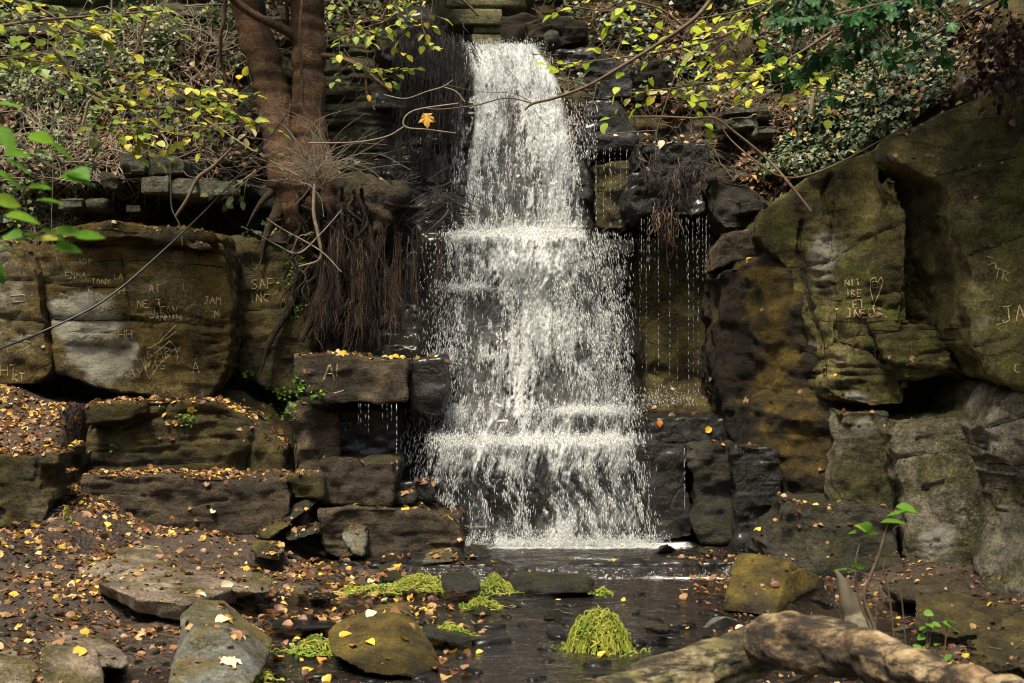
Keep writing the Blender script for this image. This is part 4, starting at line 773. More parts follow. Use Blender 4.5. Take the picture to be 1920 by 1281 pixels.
def veil(seed, off, gain, thr, floor_=0.):
    xs = np.arange(-.95, 1.25, .0055); zs = np.arange(-.02, 4.46, .011); X_, Z_ = np.meshgrid(xs, zs)
    Y_ = fall_y(Z_)-off-.02-.05*n2(X_*2, Z_*1.2, seed)+.12*(X_-.1)**2*(Z_ < 2.6)
    # let the sheet arc away from each ledge
    Y_ -= .10*np.exp(-((Z_-.62)/.2)**2)+.09*np.exp(-((Z_-2.2)/.3)**2)+.05*np.exp(-((Z_-3.9)/.3)**2)
    px, py = toP(np.stack([X_, Y_, Z_], -1)); d, e, u = white(px, py)
    U = u*1.0+.008*n2(X_*4, Z_*2, seed+1)
    W = (pl(Rgt, py)-pl(Lft, py))/330
    a1 = n2(U*34*W, Z_*2.6+.12*n2(X_*9, Z_*1, 3), seed+2, 4, .6); a2 = n2(U*70*W, Z_*13, seed+3, 3, .6); a3 = n2(X_*60, Z_*30, seed+6, 3, .65); a4 = n2(X_*5, Z_*3.5, seed+9, 3)
    a5 = n2(U*11*W, Z_*1.1, seed+12, 2)
    al = (d-.5)*1.5+.62*a1+.42*a2+.30*a3+.65*a4+.75*a5+.25-thr
    edn = np.clip(e*1.35-.35+.6*(a1+a3)*(1-e), 0, 1)
    al = np.maximum(np.clip(al*gain, 0, 1), floor_*(1+.8*a3))*np.clip(edn, 0, 1); al = np.clip(al, 0, 1)
    Y_ = Y_-.035*al-.02*a1-.012*a3
    return X_, Y_, Z_, al, len(xs), len(zs)
m, t, out = newmat('white water'); N = NT(t)
at = N.n('ShaderNodeAttribute', attribute_name='foam')
df = N.n('ShaderNodeBsdfDiffuse'); df.inputs[0].default_value = (.78, .8, .78, 1)
tl = N.n('ShaderNodeBsdfTranslucent'); tl.inputs[0].default_value = (.78, .8, .78, 1)
fx = N.noise(55, 4, .7, N.mapv((1, 1, .35))); N.L(N.bump(fx, .02, 1), df.inputs['Normal'])
mx = N.n('ShaderNodeMixShader'); mx.inputs[0].default_value = .3; N.L(df.outputs[0], mx.inputs[1]); N.L(tl.outputs[0], mx.inputs[2])
tp = N.n('ShaderNodeBsdfTransparent')
al = N.math('MULTIPLY', at.outputs['Fac'], N.rng(fx, .28, .5, .6, 1.))
ms_ = N.n('ShaderNodeMixShader'); N.L(al, ms_.inputs[0]); N.L(tp.outputs[0], ms_.inputs[1]); N.L(mx.outputs[0], ms_.inputs[2]); N.L(ms_.outputs[0], out.inputs[0])
M['fall'] = m
m, t, out = newmat('water drops'); N = NT(t)
pb = N.n('ShaderNodeBsdfPrincipled'); pb.inputs['Base Color'].default_value = (.8, .82, .8, 1); pb.inputs['Roughness'].default_value = .25
tl = N.n('ShaderNodeBsdfTranslucent'); tl.inputs[0].default_value = (.8, .82, .8, 1)
mx = N.n('ShaderNodeMixShader'); mx.inputs[0].default_value = .35; N.L(pb.outputs[0], mx.inputs[1]); N.L(tl.outputs[0], mx.inputs[2]); N.L(mx.outputs[0], out.inputs[0])
M['drop'] = m
wf = empty('waterfall', (0, 10.1, 0), 'white stepped waterfall tumbling down three rock tiers into the pool', 'waterfall'); wf['kind'] = 'structure'
for sd_, off, gain, thr, fl_ in ((301, .03, 1.9, .16, .13), (331, .10, 1.5, .36, .0), (361, .16, 1.2, .46, 0)):
    X_, Y_, Z_, al, nx, nz = veil(sd_, off, gain, thr, fl_)
    f = grid_faces(nx, nz); aq = al.ravel()[f].max(1) > .01; f = f[aq]
    used = np.unique(f); mp = np.full(al.size, -1); mp[used] = np.arange(len(used))
    me = mesh_np('veil', np.stack([X_.ravel(), Y_.ravel(), Z_.ravel()], 1)[used], mp[f])
    a = me.attributes.new('foam', 'FLOAT', 'POINT'); a.data.foreach_set('value', al.ravel()[used].astype(np.float32))
    add('veil', me, M['fall'], wf)
# elongated drops
dV = np.array([[0, 0, 1.], [1, 0, .1], [-.5, .87, .1], [-.5, -.87, .1], [0, 0, -.8]]); dF = np.array([[0, 1, 2], [0, 2, 3], [0, 3, 1], [4, 2, 1], [4, 3, 2], [4, 1, 3]])
def drops(n, reg, seed, ln=(.012, .05), wd=(.0018, .0045), dens=None, off=(.05, .3), spread=.0):
    r = np.random.default_rng(seed); px = r.uniform(reg[0], reg[2], n); py = r.uniform(reg[1], reg[3], n)
    z = CH-(py-CY)/F*10.6; Y_ = fall_y(z)-r.uniform(off[0], off[1], n); z = CH-(py-CY)/F*Y_; x = (px-CX)/F*Y_
    k = dens(px, py, r) if dens is not None else np.ones(n, bool)
    x, Y_, z, px, py = x[k], Y_[k], z[k], px[k], py[k]; n = len(x)
    L = r.uniform(ln[0], ln[1], n)*(.5+r.random(n)); W = r.uniform(wd[0], wd[1], n)
    cxl = (px-(pl(Lft, py)+pl(Rgt, py))/2)/200; an = .18*cxl*(.5+r.random(n))+r.normal(0, .10+spread, n)
    Ms = np.zeros((n, 3, 3)); Ms[:, 0, 0] = W; Ms[:, 1, 1] = W; Ms[:, 0, 2] = -np.sin(an)*L; Ms[:, 2, 2] = np.cos(an)*L
    return instance(dV, dF, Ms, np.stack([x, Y_, z], 1))
def dn_main(px, py, r):
    d, e, u = white(px, py); s_ = n2(u*22, py/60, 401, 3, .6)+.6*n2(px/9, py/22, 402, 2)
    return (r.random(len(px)) < np.clip(.17+(d-.45)*1.2+1.9*s_, .015, 1)) & (u > -.02+.05*r.normal(size=len(px))) & (u < 1.0+.03*r.normal(size=len(px)))
V1, f1 = drops(90000, (800, 85, 1240, 1028), 1, (.010, .036), (.0011, .0034), dens=dn_main)
dm = add('drops', mesh_np('drops', V1, f1), M['drop'], wf, kind='stuff')
# splashes that leap off the ledges
def splash(n, x0, x1, y, hgt, seed, Y0, jit=14):
    r = np.random.default_rng(seed); px = r.uniform(x0, x1, n); h_ = np.abs(r.normal(0, hgt, n)); py = y-h_+r.normal(0, 4, n)
    Y_ = Y0-r.uniform(-.05, .18, n); z = CH-(py-CY)/F*Y_; x = (px-CX)/F*Y_+r.normal(0, jit/2400*10, n); L = r.uniform(.006, .02, n); W = r.uniform(.0015, .004, n)
    an = r.normal(0, .9, n); Ms = np.zeros((n, 3, 3)); Ms[:, 0, 0] = W; Ms[:, 1, 1] = W; Ms[:, 0, 2] = -np.sin(an)*L; Ms[:, 2, 2] = np.cos(an)*L
    return instance(dV, dF, Ms, np.stack([x, Y_, z], 1))
SP = [splash(2600, 845, 1090, 446, 11, 11, 10.85), splash(900, 836, 925, 545, 8, 12, 10.85), splash(1500, 1040, 1190, 776, 7, 13, 10.4), splash(3600, 822, 1190, 834, 11, 14, 10.12), splash(3600, 860, 1235, 1024, 12, 15, 9.95), splash(500, 1150, 1300, 760, 16, 16, 10.6), splash(1200, 870, 1010, 92, 6, 17, 12.1), splash(300, 838, 868, 780, 9, 18, 10.4)]
def dn_spray(px, py, r):
    u = (px-700)/140.; return r.random(len(px)) < .65*np.exp(-((px-(840-(py-640)*.14))/(28+(py-640)*.05))**2)
SP += [drops(7000, (740, 560, 880, 905), 21, (.012, .04), (.0012, .0026), dn_spray, (.0, .2), .1),
       drops(1400, (770, 450, 840, 700), 22, (.01, .03), (.002, .0045), lambda px, py, r: r.random(len(px)) < .35*(px-765)/75, (.0, .2), .15),
       drops(900, (845, 130, 870, 420), 23, (.03, .09), (.0012, .003), lambda px, py, r: r.random(len(px)) < .5, (-.15, -.05), .02),
       drops(5000, (1110, 440, 1190, 770), 24, (.012, .035), (.001, .0024), lambda px, py, r: r.random(len(px)) < .7*np.exp(-((px-1110-(py-440)*.15)/45)**2), (0, .1), .05),
       drops(1500, (1185, 800, 1240, 1020), 25, (.02, .06), (.0015, .003), lambda px, py, r: r.random(len(px)) < .6*np.exp(-np.abs(px-1190-(py-800)*.17)/9), (0, .1), .05),
       drops(700, (1060, 195, 1120, 300), 26, (.01, .04), (.0015, .0035), lambda px, py, r: r.random(len(px)) < .5, (.0, .2), .2)]
Vs = []; Fs = []; o_ = 0
for V_, f_ in SP: Vs.append(V_); Fs.append(f_[0]+o_); o_ += len(V_)
add('spray', mesh_np('spray', np.concatenate(Vs), np.concatenate(Fs)), M['drop'], wf, kind='stuff')
# threads of dripping water off the right hand shelves
Vs = []; Fs = []; o_ = 0; r = np.random.default_rng(5)
thr = [(x, 278+r.uniform(-3, 4), r.uniform(60, 150), 11.45, .0014) for x in r.uniform(1114, 1190, 13)]+[(x, 408+r.uniform(-4, 6), r.uniform(50, 120), 10.95, .0016) for x in np.r_[r.uniform(1190, 1245, 9), r.uniform(1262, 1328, 12)]]
thr += [(x, 412, 350-r.uniform(0, 60), 10.92, .002) for x in (1235, 1256, 1291, 1309)]+[(x, 436, r.uniform(20, 60), 11.3, .001) for x in r.uniform(1118, 1190, 10)]+[(1272, 318, 60, 10.9, .002), (1228, 380, 50, 10.9, .0016), (1314, 330, 50, 10.9, .0014), (1283, 838, 110, 9.95, .0022), (1284, 842, 115, 9.95, .0018)]+[(x, 758, r.uniform(12, 50), 9.74, .0009) for x in r.uniform(672, 762, 11)]+[(744, 760, 125, 9.72, .003)]+[(x, 420, 330, 11.1, .001) for x in (1200, 1212, 1330, 1300, 1270)]
for (x, y0, ln, Y0, w_) in thr:
    y = y0
    while y < y0+ln:
        l_ = r.uniform(5, 16); pa = P(x+r.uniform(-.6, .6)+(y-y0)*.0, y+l_/2, Y0); L = l_/2/F*Y0
        Mx = np.diag([w_*r.uniform(.5, 1.3), w_, L*r.uniform(.7, 1.6)])[None]; V_, f_ = instance(dV, dF, Mx, pa[None]); Vs.append(V_); Fs.append(f_[0]+o_); o_ += len(V_)
        y += l_*r.uniform(.75, 1.5)+(0 if r.random() < .8 else 10)
add('drips', mesh_np('drips', np.concatenate(Vs), np.concatenate(Fs)), M['drop'], wf, kind='stuff')

# ------------------------------------------------------------------ branches, leaves
def catmull(p, n=6):
    p = np.asarray(p, float); q = np.vstack([2*p[0]-p[1], p, 2*p[-1]-p[-2]]); out = []
    for i in range(1, len(q)-2):
        for t_ in np.linspace(0, 1, n, endpoint=False):
            a, b, c, d = q[i-1], q[i], q[i+1], q[i+2]
            out.append(.5*((2*b)+(-a+c)*t_+(2*a-5*b+4*c-d)*t_**2+(-a+3*b-3*c+d)*t_**3))
    out.append(q[-2]); return np.array(out)
class Tubes:
    def __init__(s): s.V = []; s.F = []; s.o = 0
    def add(s, pts, rad, k=5):
        pts = np.asarray(pts, float); n = len(pts); rad = np.broadcast_to(rad, (n,))
        t_ = np.gradient(pts, axis=0); t_ /= np.linalg.norm(t_, axis=1)[:, None]+1e-9
        up = np.array([.13, .97, .2]); a = np.cross(t_, up); a /= np.linalg.norm(a, axis=1)[:, None]+1e-9; b = np.cross(t_, a)
        an = np.linspace(0, 2*np.pi, k, endpoint=False)
        V = pts[:, None, :]+rad[:, None, None]*(np.cos(an)[None, :, None]*a[:, None, :]+np.sin(an)[None, :, None]*b[:, None, :])
        s.V.append(V.reshape(-1, 3)); i = np.arange(n-1)[:, None]*k; j = np.arange(k)[None, :]; j2 = (j+1) % k
        s.F.append(np.stack([i+j, i+j2, i+k+j2, i+k+j], -1).reshape(-1, 4)+s.o); s.o += n*k
    def px(s, pts, k=5, n=5, scale=1.):
        """pts (px,py,Y,width in photo px)"""
        c = catmull(pts, n); w_ = np.array([P(a, b, d) for a, b, d, _ in c]); s.add(w_, c[:, 3]/2/F*c[:, 2]*scale, k); return w_
    def mesh(s, name): return mesh_np(name, np.concatenate(s.V), np.concatenate(s.F))
def leaf_t(rows=5, wd=.36, fold=.10, curl=.12, tip=1.25):
    V = []; Fq = []
    for i in range(rows+1):
        t_ = i/rows; w_ = wd*math.sin(math.pi*min(1, t_**.85*.97+.03))**.8 if 0 < i < rows else .01
        z = -curl*t_*t_
        V += [(-w_, t_, z+fold*w_/wd), (0, t_, z), (w_, t_, z+fold*w_/wd)]
    for i in range(rows):
        a = i*3; Fq += [(a, a+1, a+4, a+3), (a+1, a+2, a+5, a+4)]
    return np.array(V), np.array(Fq)
LEAF = leaf_t(); LEAF2 = leaf_t(4, .42, .16, .3)
def lobed(lobes, depth=.5, seed=0, rim=3):
    pts = []
    n = lobes*2+1
    for i in range(n):
        a = math.radians(-130+260*i/(n-1)); r_ = (1 if i % 2 else depth)*(1-.25*abs(i-(n-1)/2)/(n/2))
        pts.append((r_*math.sin(a)*.62, .30+r_*math.cos(a)*.70, .10*(i % 2)-.12*r_*r_))
    V = [(0, .28, .02)]+pts+[(0, 0, 0)]
    Fq = [(0, i, i+1) for i in range(1, n)]+[(0, n, n+1), (0, n+1, 1)]
    return np.array(V), np.array(Fq)[:, ::-1].copy()
IVY = lobed(3, .62)
def maple():
    o = [(-150, .35)]
    for c_, r_ in ((-118, .55), (-58, .86), (0, 1.), (58, .86), (118, .55)):
        o += [(c_-22, .52*r_+.12), (c_-13, .80*r_), (c_-6, .78*r_), (c_, r_), (c_+7, .80*r_), (c_+13, .78*r_), (c_+22, .52*r_+.12)]
    o += [(150, .35)]
    V = [(0, .32, .03)]+[(r_*math.sin(math.radians(a_))*.62, .34+r_*math.cos(math.radians(a_))*.62, .06*math.sin(a_*.15)-.14*r_*r_) for a_, r_ in o]
    n = len(o); return np.array(V), np.array([(0, i+1, i) for i in range(1, n)]+[(0, 1, n)])
MAPLE = maple()
def frames(d, roll, droop):
    """leaf frame from direction d: y along leaf, z normal near up"""
    d = d.copy(); d[:, 2] -= droop; d /= np.linalg.norm(d, axis=1)[:, None]+1e-9
    up = np.array([0, 0, 1.])+roll; x = np.cross(d, up); x /= np.linalg.norm(x, axis=1)[:, None]+1e-9; z = np.cross(x, d)
    return np.stack([x, d, z], 2)
class Spray:
    def __init__(s, seed): s.T = Tubes(); s.L = []; s.r = np.random.default_rng(seed)
    def leaf(s, p, d, size): s.L.append((p, d, size))
    def twig(s, p0, d0, ln, rad, size, gap, droop=.15, wob=.25, lv=True):
        n = max(4, int(ln/.05)); p = [p0]; d = d0/np.linalg.norm(d0)
        for i in range(n):
            d = d+s.r.normal(0, wob, 3)*.5+np.array([0, 0, -droop*.15]); d /= np.linalg.norm(d); p.append(p[-1]+d*ln/n)
        p = np.array(p); s.T.add(p, np.linspace(rad, rad*.4, len(p)), 4)
        if lv:
            L = ln; k = max(2, int(L/gap)); side = 1
            for i in range(k):
                t_ = (i+.6)/k*(len(p)-1); a = int(t_); q = p[a]+(p[min(a+1, len(p)-1)]-p[a])*(t_-a); dd = p[min(a+1, len(p)-1)]-p[max(a-1, 0)]; dd /= np.linalg.norm(dd)+1e-9
                sd_ = np.cross(dd, [0, 0, 1]); sd_ /= np.linalg.norm(sd_)+1e-9; side = -side
                s.leaf(q, dd*.7+sd_*side*.9+s.r.normal(0, .25, 3), size*s.r.uniform(.65, 1.15))
            s.leaf(p[-1], d+s.r.normal(0, .1, 3), size)
        return p
    def build(s, name, label, cat, wood, leafm, tmpl, group=None, droop=.25, roll=.45, parent=None, leafname='leaves'):
        me = s.T.mesh('stem')
        root = empty(name, s.T.V[0][0], label, cat, group) if parent is None else parent
        add('stem', me, M[wood], root)
        if s.L:
            p = np.array([a for a, _, _ in s.L]); d = np.array([a for _, a, _ in s.L]); d /= np.linalg.norm(d, axis=1)[:, None]+1e-9; z = np.array([a for _, _, a in s.L])
            Ms = frames(d, s.r.normal(0, roll, (len(p), 3)), droop+s.r.normal(0, .2, len(p)))*z[:, None, None]
            V, f = instance(tmpl[0], tmpl[1], Ms, p); add(leafname, mesh_np(leafname, V, f), M[leafm], root)
        return root

# ---- the two trunks
def tree(label, pts, branches, seed, roots):
    T = Tubes(); c = catmull(pts, 14); wv = np.array([P(a, b, d) for a, b, d, _ in c]); T.add(wv, c[:, 3]/2/F*c[:, 2], 28)
    V = T.V[0]; s = V.copy(); Nn = V.reshape(-1, 28, 3)-wv[:, None, :]; Nn = Nn.reshape(-1, 3); Nn /= np.linalg.norm(Nn, axis=1)[:, None]
    V = V+Nn*(.022*fbm(V*np.array([3, 3, 2.]), seed, 3)+.012*np.tanh(3*noise(V*np.array([2, 2, 15.]), seed+1))+.006*fbm(V*14, seed+2, 2))[:, None]
    root = empty('tree', wv[0], label, 'tree'); add('trunk', mesh_np('trunk', V, T.F[0]), M['bark'], root)
    for b in branches:
        T = Tubes(); T.px(b, 10, 8); me = T.mesh('branch'); add('branch', me, M['bark'], root)
    T = Tubes()
    for b in roots: T.px(b, 8, 7)
    me = T.mesh('roots'); co = np.concatenate(T.V); co += .012*np.stack([fbm(co*9, seed+3, 2), fbm(co*9, seed+4, 2), 0*co[:, 0]], 1); me.vertices.foreach_set('co', co.astype(np.float32).ravel())
    add('roots', me, M['rootbig'], root)
    T = Tubes(); r = np.random.default_rng(seed)       # the crown, above the picture
    sp = Spray(seed); top = wv[-1]
    for i in range(26):
        d = r.normal(0, 1, 3); d[2] = abs(d[2])*.5; d /= np.linalg.norm(d); pp = sp.twig(top, d, r.uniform(1.2, 2.4), .03, .1, .14, .1, .25); pp[:, 2] = np.maximum(pp[:, 2], 5.2)
    p = np.array([a for a, _, _ in sp.L]); p[:, 2] = np.maximum(p[:, 2], 5.6); d = np.array([a for _, a, _ in sp.L]); z = np.array([a for _, _, a in sp.L]); cr = add('crown', sp.T.mesh('crown'), M['bark'], root)
    V, f = instance(LEAF[0], LEAF[1], frames(d, r.normal(0, .4, (len(p), 3)), .3)*z[:, None, None]*1.2, p); add('leaves', mesh_np('leaves', V, f), M['hazel'], cr)
    return root
random.seed(11)
r = np.random.default_rng(31)
def rootlines(n, x0, x1, y0, y1, Y, xs_, ys_, w0, w1, wob=14):
    out = []
    for i in range(n):
        a = r.uniform(x0, x1), r.uniform(y0, y1); b = a[0]+xs_*r.uniform(.6, 1.3)+r.normal(0, wob), a[1]+ys_*r.uniform(.5, 1.2)
        out.append([(a[0]+(b[0]-a[0])*t_+r.normal(0, wob)*(0 < t_ < 1), a[1]+(b[1]-a[1])*t_, Y+r.uniform(-.12, .12)-.1*t_, w0+(w1-w0)*t_) for t_ in np.linspace(0, 1, 6)])
    return out
tree('left trunk of the pair on the ledge, leaning left with ringed brown bark', [(585, 480, 11.3, 50), (566, 400, 11.1, 84), (548, 330, 11.05, 86), (533, 265, 11.1, 76), (515, 190, 11.15, 68), (492, 110, 11.15, 66), (468, 30, 11.15, 64), (450, -60, 11.1, 62), (430, -180, 11.1, 60)], [], 501,
     [[(545, 330, 11, 26), (520, 400, 10.95, 24), (500, 440, 10.9, 14), (488, 500, 10.85, 3)], [(560, 350, 11, 30), (570, 430, 10.95, 26), (560, 520, 10.9, 22), (540, 580, 10.8, 16), (505, 640, 10.75, 11), (488, 700, 10.7, 6)],
      [(535, 340, 11, 20), (490, 380, 10.95, 12), (462, 425, 10.95, 2)]])
tree('right trunk of the pair on the ledge, upright with green stained bark', [(600, 480, 11.3, 50), (594, 400, 11.05, 92), (586, 330, 11.0, 88), (578, 265, 11.05, 72), (578, 190, 11.05, 64), (578, 110, 11.05, 62), (574, 30, 11.05, 66), (568, -60, 11, 66), (560, -180, 11, 64)],
     [[(418, -22, 10.6, 14), (440, 2, 10.7, 15), (480, 30, 10.8, 16), (530, 54, 10.95, 18), (560, 72, 11.0, 22)], [(600, 104, 11, 12), (640, 110, 10.9, 11), (675, 125, 10.8, 10), (700, 145, 10.75, 7), (735, 172, 10.7, 4)], [(686, 145, 10.8, 5), (688, 175, 10.8, 5), (697, 195, 10.8, 5), (703, 207, 10.8, 4)], [(568, -20, 10.8, 5), (562, 60, 10.7, 5), (566, 150, 10.75, 5), (570, 200, 10.8, 4), (583, 245, 10.85, 3)]], 502,
     [[(600, 370, 11, 34), (620, 440, 10.9, 30), (610, 520, 10.8, 26), (590, 580, 10.75, 20), (565, 640, 10.7, 12)], [(605, 360, 11, 30), (660, 420, 10.9, 22), (672, 500, 10.85, 16), (655, 600, 10.8, 10), (650, 650, 10.8, 6)], [(615, 350, 11, 26), (680, 370, 10.95, 20), (740, 384, 10.95, 12), (800, 392, 11.0, 3)],
      [(600, 340, 11, 22), (560, 400, 10.8, 10), (582, 350, 10.7, 12), (596, 410, 10.65, 9), (602, 480, 10.65, 4)]]+rootlines(34, 560, 690, 350, 430, 10.8, -10, 230, 8, 1.5, 17))
# hanging mats of fine roots
def mat_of_roots(name, label, areas, mat):
    T = Tubes()
    for (n, x0, x1, y0, y1, ln, Y, w_, dr) in areas:
        nb = max(6, n//9)
        for _b in range(nb):
            bx_ = r.uniform(x0, x1); by_ = r.uniform(y0, y1); bl = ln*r.uniform(.3, 1.15); bY = Y+r.uniform(-.18, .16); lean = dr+r.normal(0, 5); fat = r.random() < .12
            for i in range(r.integers(4, 15)):
                x = bx_+r.normal(0, 5); y = by_+r.normal(0, 10); L = bl*r.uniform(.35, 1.1); Yv = bY+r.normal(0, .03); ph = r.uniform(0, 9, 3); sp_ = r.normal(0, 5)
                w2 = w_*r.uniform(.35, 1.1)*(2.2 if fat and i == 0 else 1)
                T.px([(x+(lean+sp_)*t_+(1+2.5*t_)*math.sin(ph[0]+3*t_)+1.2*math.sin(ph[1]+9*t_), y+L*t_, Yv-.06*t_+.02*math.sin(ph[2]+4*t_), w2*(1-.65*t_)) for t_ in np.linspace(0, 1, 7)], 4, 2)
    me = T.mesh(name); return add(name, me, M[mat], label=label, cat='roots', kind='thing')
mat_of_roots('hanging_roots', 'dark curtain of fine wet roots hanging left of the top of the fall', [(640, 745, 870, 60, 200, 130, 11.45, 1.5, -3), (260, 740, 850, 180, 300, 80, 11.5, 1.3, 0), (200, 790, 885, 50, 130, 60, 11.6, 2.0, 12)], 'rootfine')
mat_of_roots('hanging_roots', 'reddish brown beard of roots hanging above the jutting wet ledge', [(620, 600, 790, 420, 540, 150, 10.68, 1.25, 0), (520, 590, 775, 530, 620, 60, 10.6, 1.0, 0), (20, 818, 830, 430, 520, 150, 10.8, 1.0, 2)], 'rootred')
mat_of_roots('hanging_roots', 'tangle of dark roots on the ledge between the tree and the fall', [(170, 640, 850, 330, 400, 60, 11.15, 2.2, 50), (150, 640, 850, 330, 400, 50, 11.1, 3, -50)], 'rootfine')
mat_of_roots('hanging_roots', 'brown root clumps dangling from the dripping shelf', [(110, 1200, 1320, 280, 370, 45, 10.92, 2.6, 3), (70, 1245, 1265, 400, 425, 80, 10.85, 4, 0), (30, 1225, 1236, 400, 410, 40, 10.85, 4, 0)], 'rootred')
# mound of roots and soil over the dark cliff top left of the fall
rock('root_mound', 'black mound of matted roots and soil left of the lip of the fall', 'mound', [('p', [(700, 40), (780, 20), (830, 60), (872, 100), (878, 150), (860, 180), (800, 150), (740, 130), (700, 90)], 11.75, .8)], 'wet', vox=.03, smooth=4, amp=.14, freq=2.5, strata=0, seed=301)
rock('root_mound', 'brown mass of roots and earth under the tree beside the dark gap', 'mound', [('p', [(560, 350), (640, 335), (700, 345), (760, 360), (700, 440), (640, 520), (600, 640), (560, 660), (548, 600), (585, 500), (560, 420)], 10.95, .6)], 'brown', vox=.026, smooth=4, amp=.14, freq=2.5, strata=0, seed=302)

# ---- ivy and dead stems, too many to count
def depth_cloud(n, polys, seed, lift=(.01, .12)):
    """points standing a little off the cliff inside outline polygons"""
    rr = np.random.default_rng(seed); P_, N_ = [], []
    for (x0, y0, x1, y1, cond, k) in polys:
        c = 0; tries = 0
        while c < k and tries < k*6:
            tries += 1; x, y = rr.uniform(x0, x1), rr.uniform(y0, y1)
            if cond is not None and not cond(x, y): continue
            h_, nn_ = hit(CB, x, y)
            if h_ is None: continue
            h_ = np.array(h_); nn_ = np.array(nn_); nn_ = nn_ if nn_[1] < 0 else -nn_
            P_.append(h_+nn_*rr.uniform(*lift)); N_.append(nn_); c += 1
    return np.array(P_), np.array(N_)
patch = lambda s, thr, fr=60.: (lambda x, y: float(n2(np.array([x/fr]), np.array([y/fr]), s)[0]) > thr)
def leafmass(name, label, polys, seed, tmpl, mat, size, lift=(.01, .12), tilt=.5, updir=.6, kind='stuff', cat='ivy'):
    p, nn_ = depth_cloud(0, polys, seed, lift); rr = np.random.default_rng(seed+1); n = len(p)
    d = rr.normal(0, 1, (n, 3)); d[:, 2] -= .6; up = nn_+np.array([0, -.2, updir])+rr.normal(0, tilt, (n, 3)); up /= np.linalg.norm(up, axis=1)[:, None]
    d -= up*(d*up).sum(1)[:, None]; d /= np.linalg.norm(d, axis=1)[:, None]; x = np.cross(d, up)
    Ms = np.stack([x, d, up], 2)*(size*rr.uniform(.5, 1.25, n))[:, None, None]; V, f = instance(tmpl[0], tmpl[1], Ms, p)
    return add(name, mesh_np(name, V, f), M[mat], label=label, cat=cat, kind=kind, base=False)
above = lambda pts: (lambda x, y: y < np.interp(x, [a for a, _ in pts], [b for _, b in pts]))
slope = above([(1440, 330), (1500, 320), (1560, 318), (1640, 270), (1700, 225), (1760, 200), (1800, 170)])
band = lambda x, y: slope(x, y) and y > np.interp(x, [1440, 1500, 1560, 1620, 1700, 1780], [300, 230, 170, 130, 80, 60])
leafmass('ivy', 'grey green ivy blanket on the sloping bank at the upper right', [(1440, 50, 1790, 345, lambda x, y: band(x, y) and (patch(31, -.45, 35.)(x, y)), 6500)], 601, IVY, 'ivy', .046, (.02, .16), .6, .7)
leafmass('leaf_litter', 'yellow and brown leaves caught in the ivy slope', [(1450, 60, 1790, 335, band, 130)], 611, LEAF2, 'litter', .055, (.14, .2), .5, .9, cat='leaves')
leafmass('ivy', 'dark ivy scattered over the rocky bank right of the fall', [(1010, 0, 1460, 190, patch(5, .02), 1300), (1440, 0, 1850, 160, patch(6, -.1), 1500), (1550, 430, 1560, 440, None, 0)], 603, IVY, 'ivy', .05, (.01, .15))
leafmass('ivy', 'ivy and bramble leaves smothering the upper left bank', [(-20, 30, 330, 250, patch(7, -.02, 45.), 2300), (-20, 150, 190, 420, patch(8, -.02, 45.), 1300), (200, 0, 460, 120, patch(9, .1, 40.), 500), (600, 0, 800, 60, None, 260)], 605, IVY, 'bramble', .044, (.02, .22))
leafmass('leaf_litter', 'brown dead leaves caught on the upper banks', [(960, 0, 1480, 270, patch(15, -.05), 1500), (1380, 200, 1520, 400, None, 700), (-20, 60, 500, 330, patch(16, -.15), 2600), (1480, 20, 1920, 200, None, 1200), (1190, 255, 1330, 285, None, 60), (500, 0, 780, 80, None, 300)], 607, LEAF2, 'litterbrown', .055, (.005, .05), .5, 1.2, cat='leaves')
def stems(n, areas, seed, w_=(1., 3.), ln=(60, 200), lift=.12):
    T = Tubes(); rr = np.random.default_rng(seed)
    for (x0, y0, x1, y1, k, ang, cond) in areas:
        for i in range(k):
            x, y = rr.uniform(x0, x1), rr.uniform(y0, y1); h_, _ = hit(CB, x, y)
            if h_ is None or (cond and not cond(x, y)): continue
            Y = h_[1]-rr.uniform(.03, lift); a = ang+rr.normal(0, .9); L = rr.uniform(*ln); wdt = rr.uniform(*w_); pts = []; Yq = Y
            for t_ in np.linspace(0, 1, 6):
                pts.append((x, y, Yq, wdt*(1-.6*t_))); a += rr.normal(0, .55); x += math.cos(a)*L/5; y += math.sin(a)*L/5
                hh, _ = hit(CB, x, y)
                if hh is not None: Yq = min(hh[1]-.03, .5*Yq+.5*(hh[1]-.06))
            T.px(pts, 4, 3)
    return T
add('undergrowth', stems(0, [(-20, 60, 420, 330, 420, 1.4, None), (-20, 250, 170, 430, 130, 1.5, None), (250, 0, 450, 120, 80, 1.2, None)], 701).mesh('undergrowth'), M['twigpale'], label='tangle of dry pale stems over the upper left bank', cat='undergrowth', kind='stuff', base=False)
add('undergrowth', stems(0, [(960, 0, 1480, 220, 300, .6, None), (1480, 0, 1850, 160, 120, 2.4, None), (620, 0, 830, 100, 90, .8, None), (1300, 180, 1530, 330, 70, .5, None)], 702, (1., 2.6), (50, 150)).mesh('undergrowth'), M['twig'], label='tangle of brown stems and roots over the upper right bank', cat='undergrowth', kind='stuff', base=False)

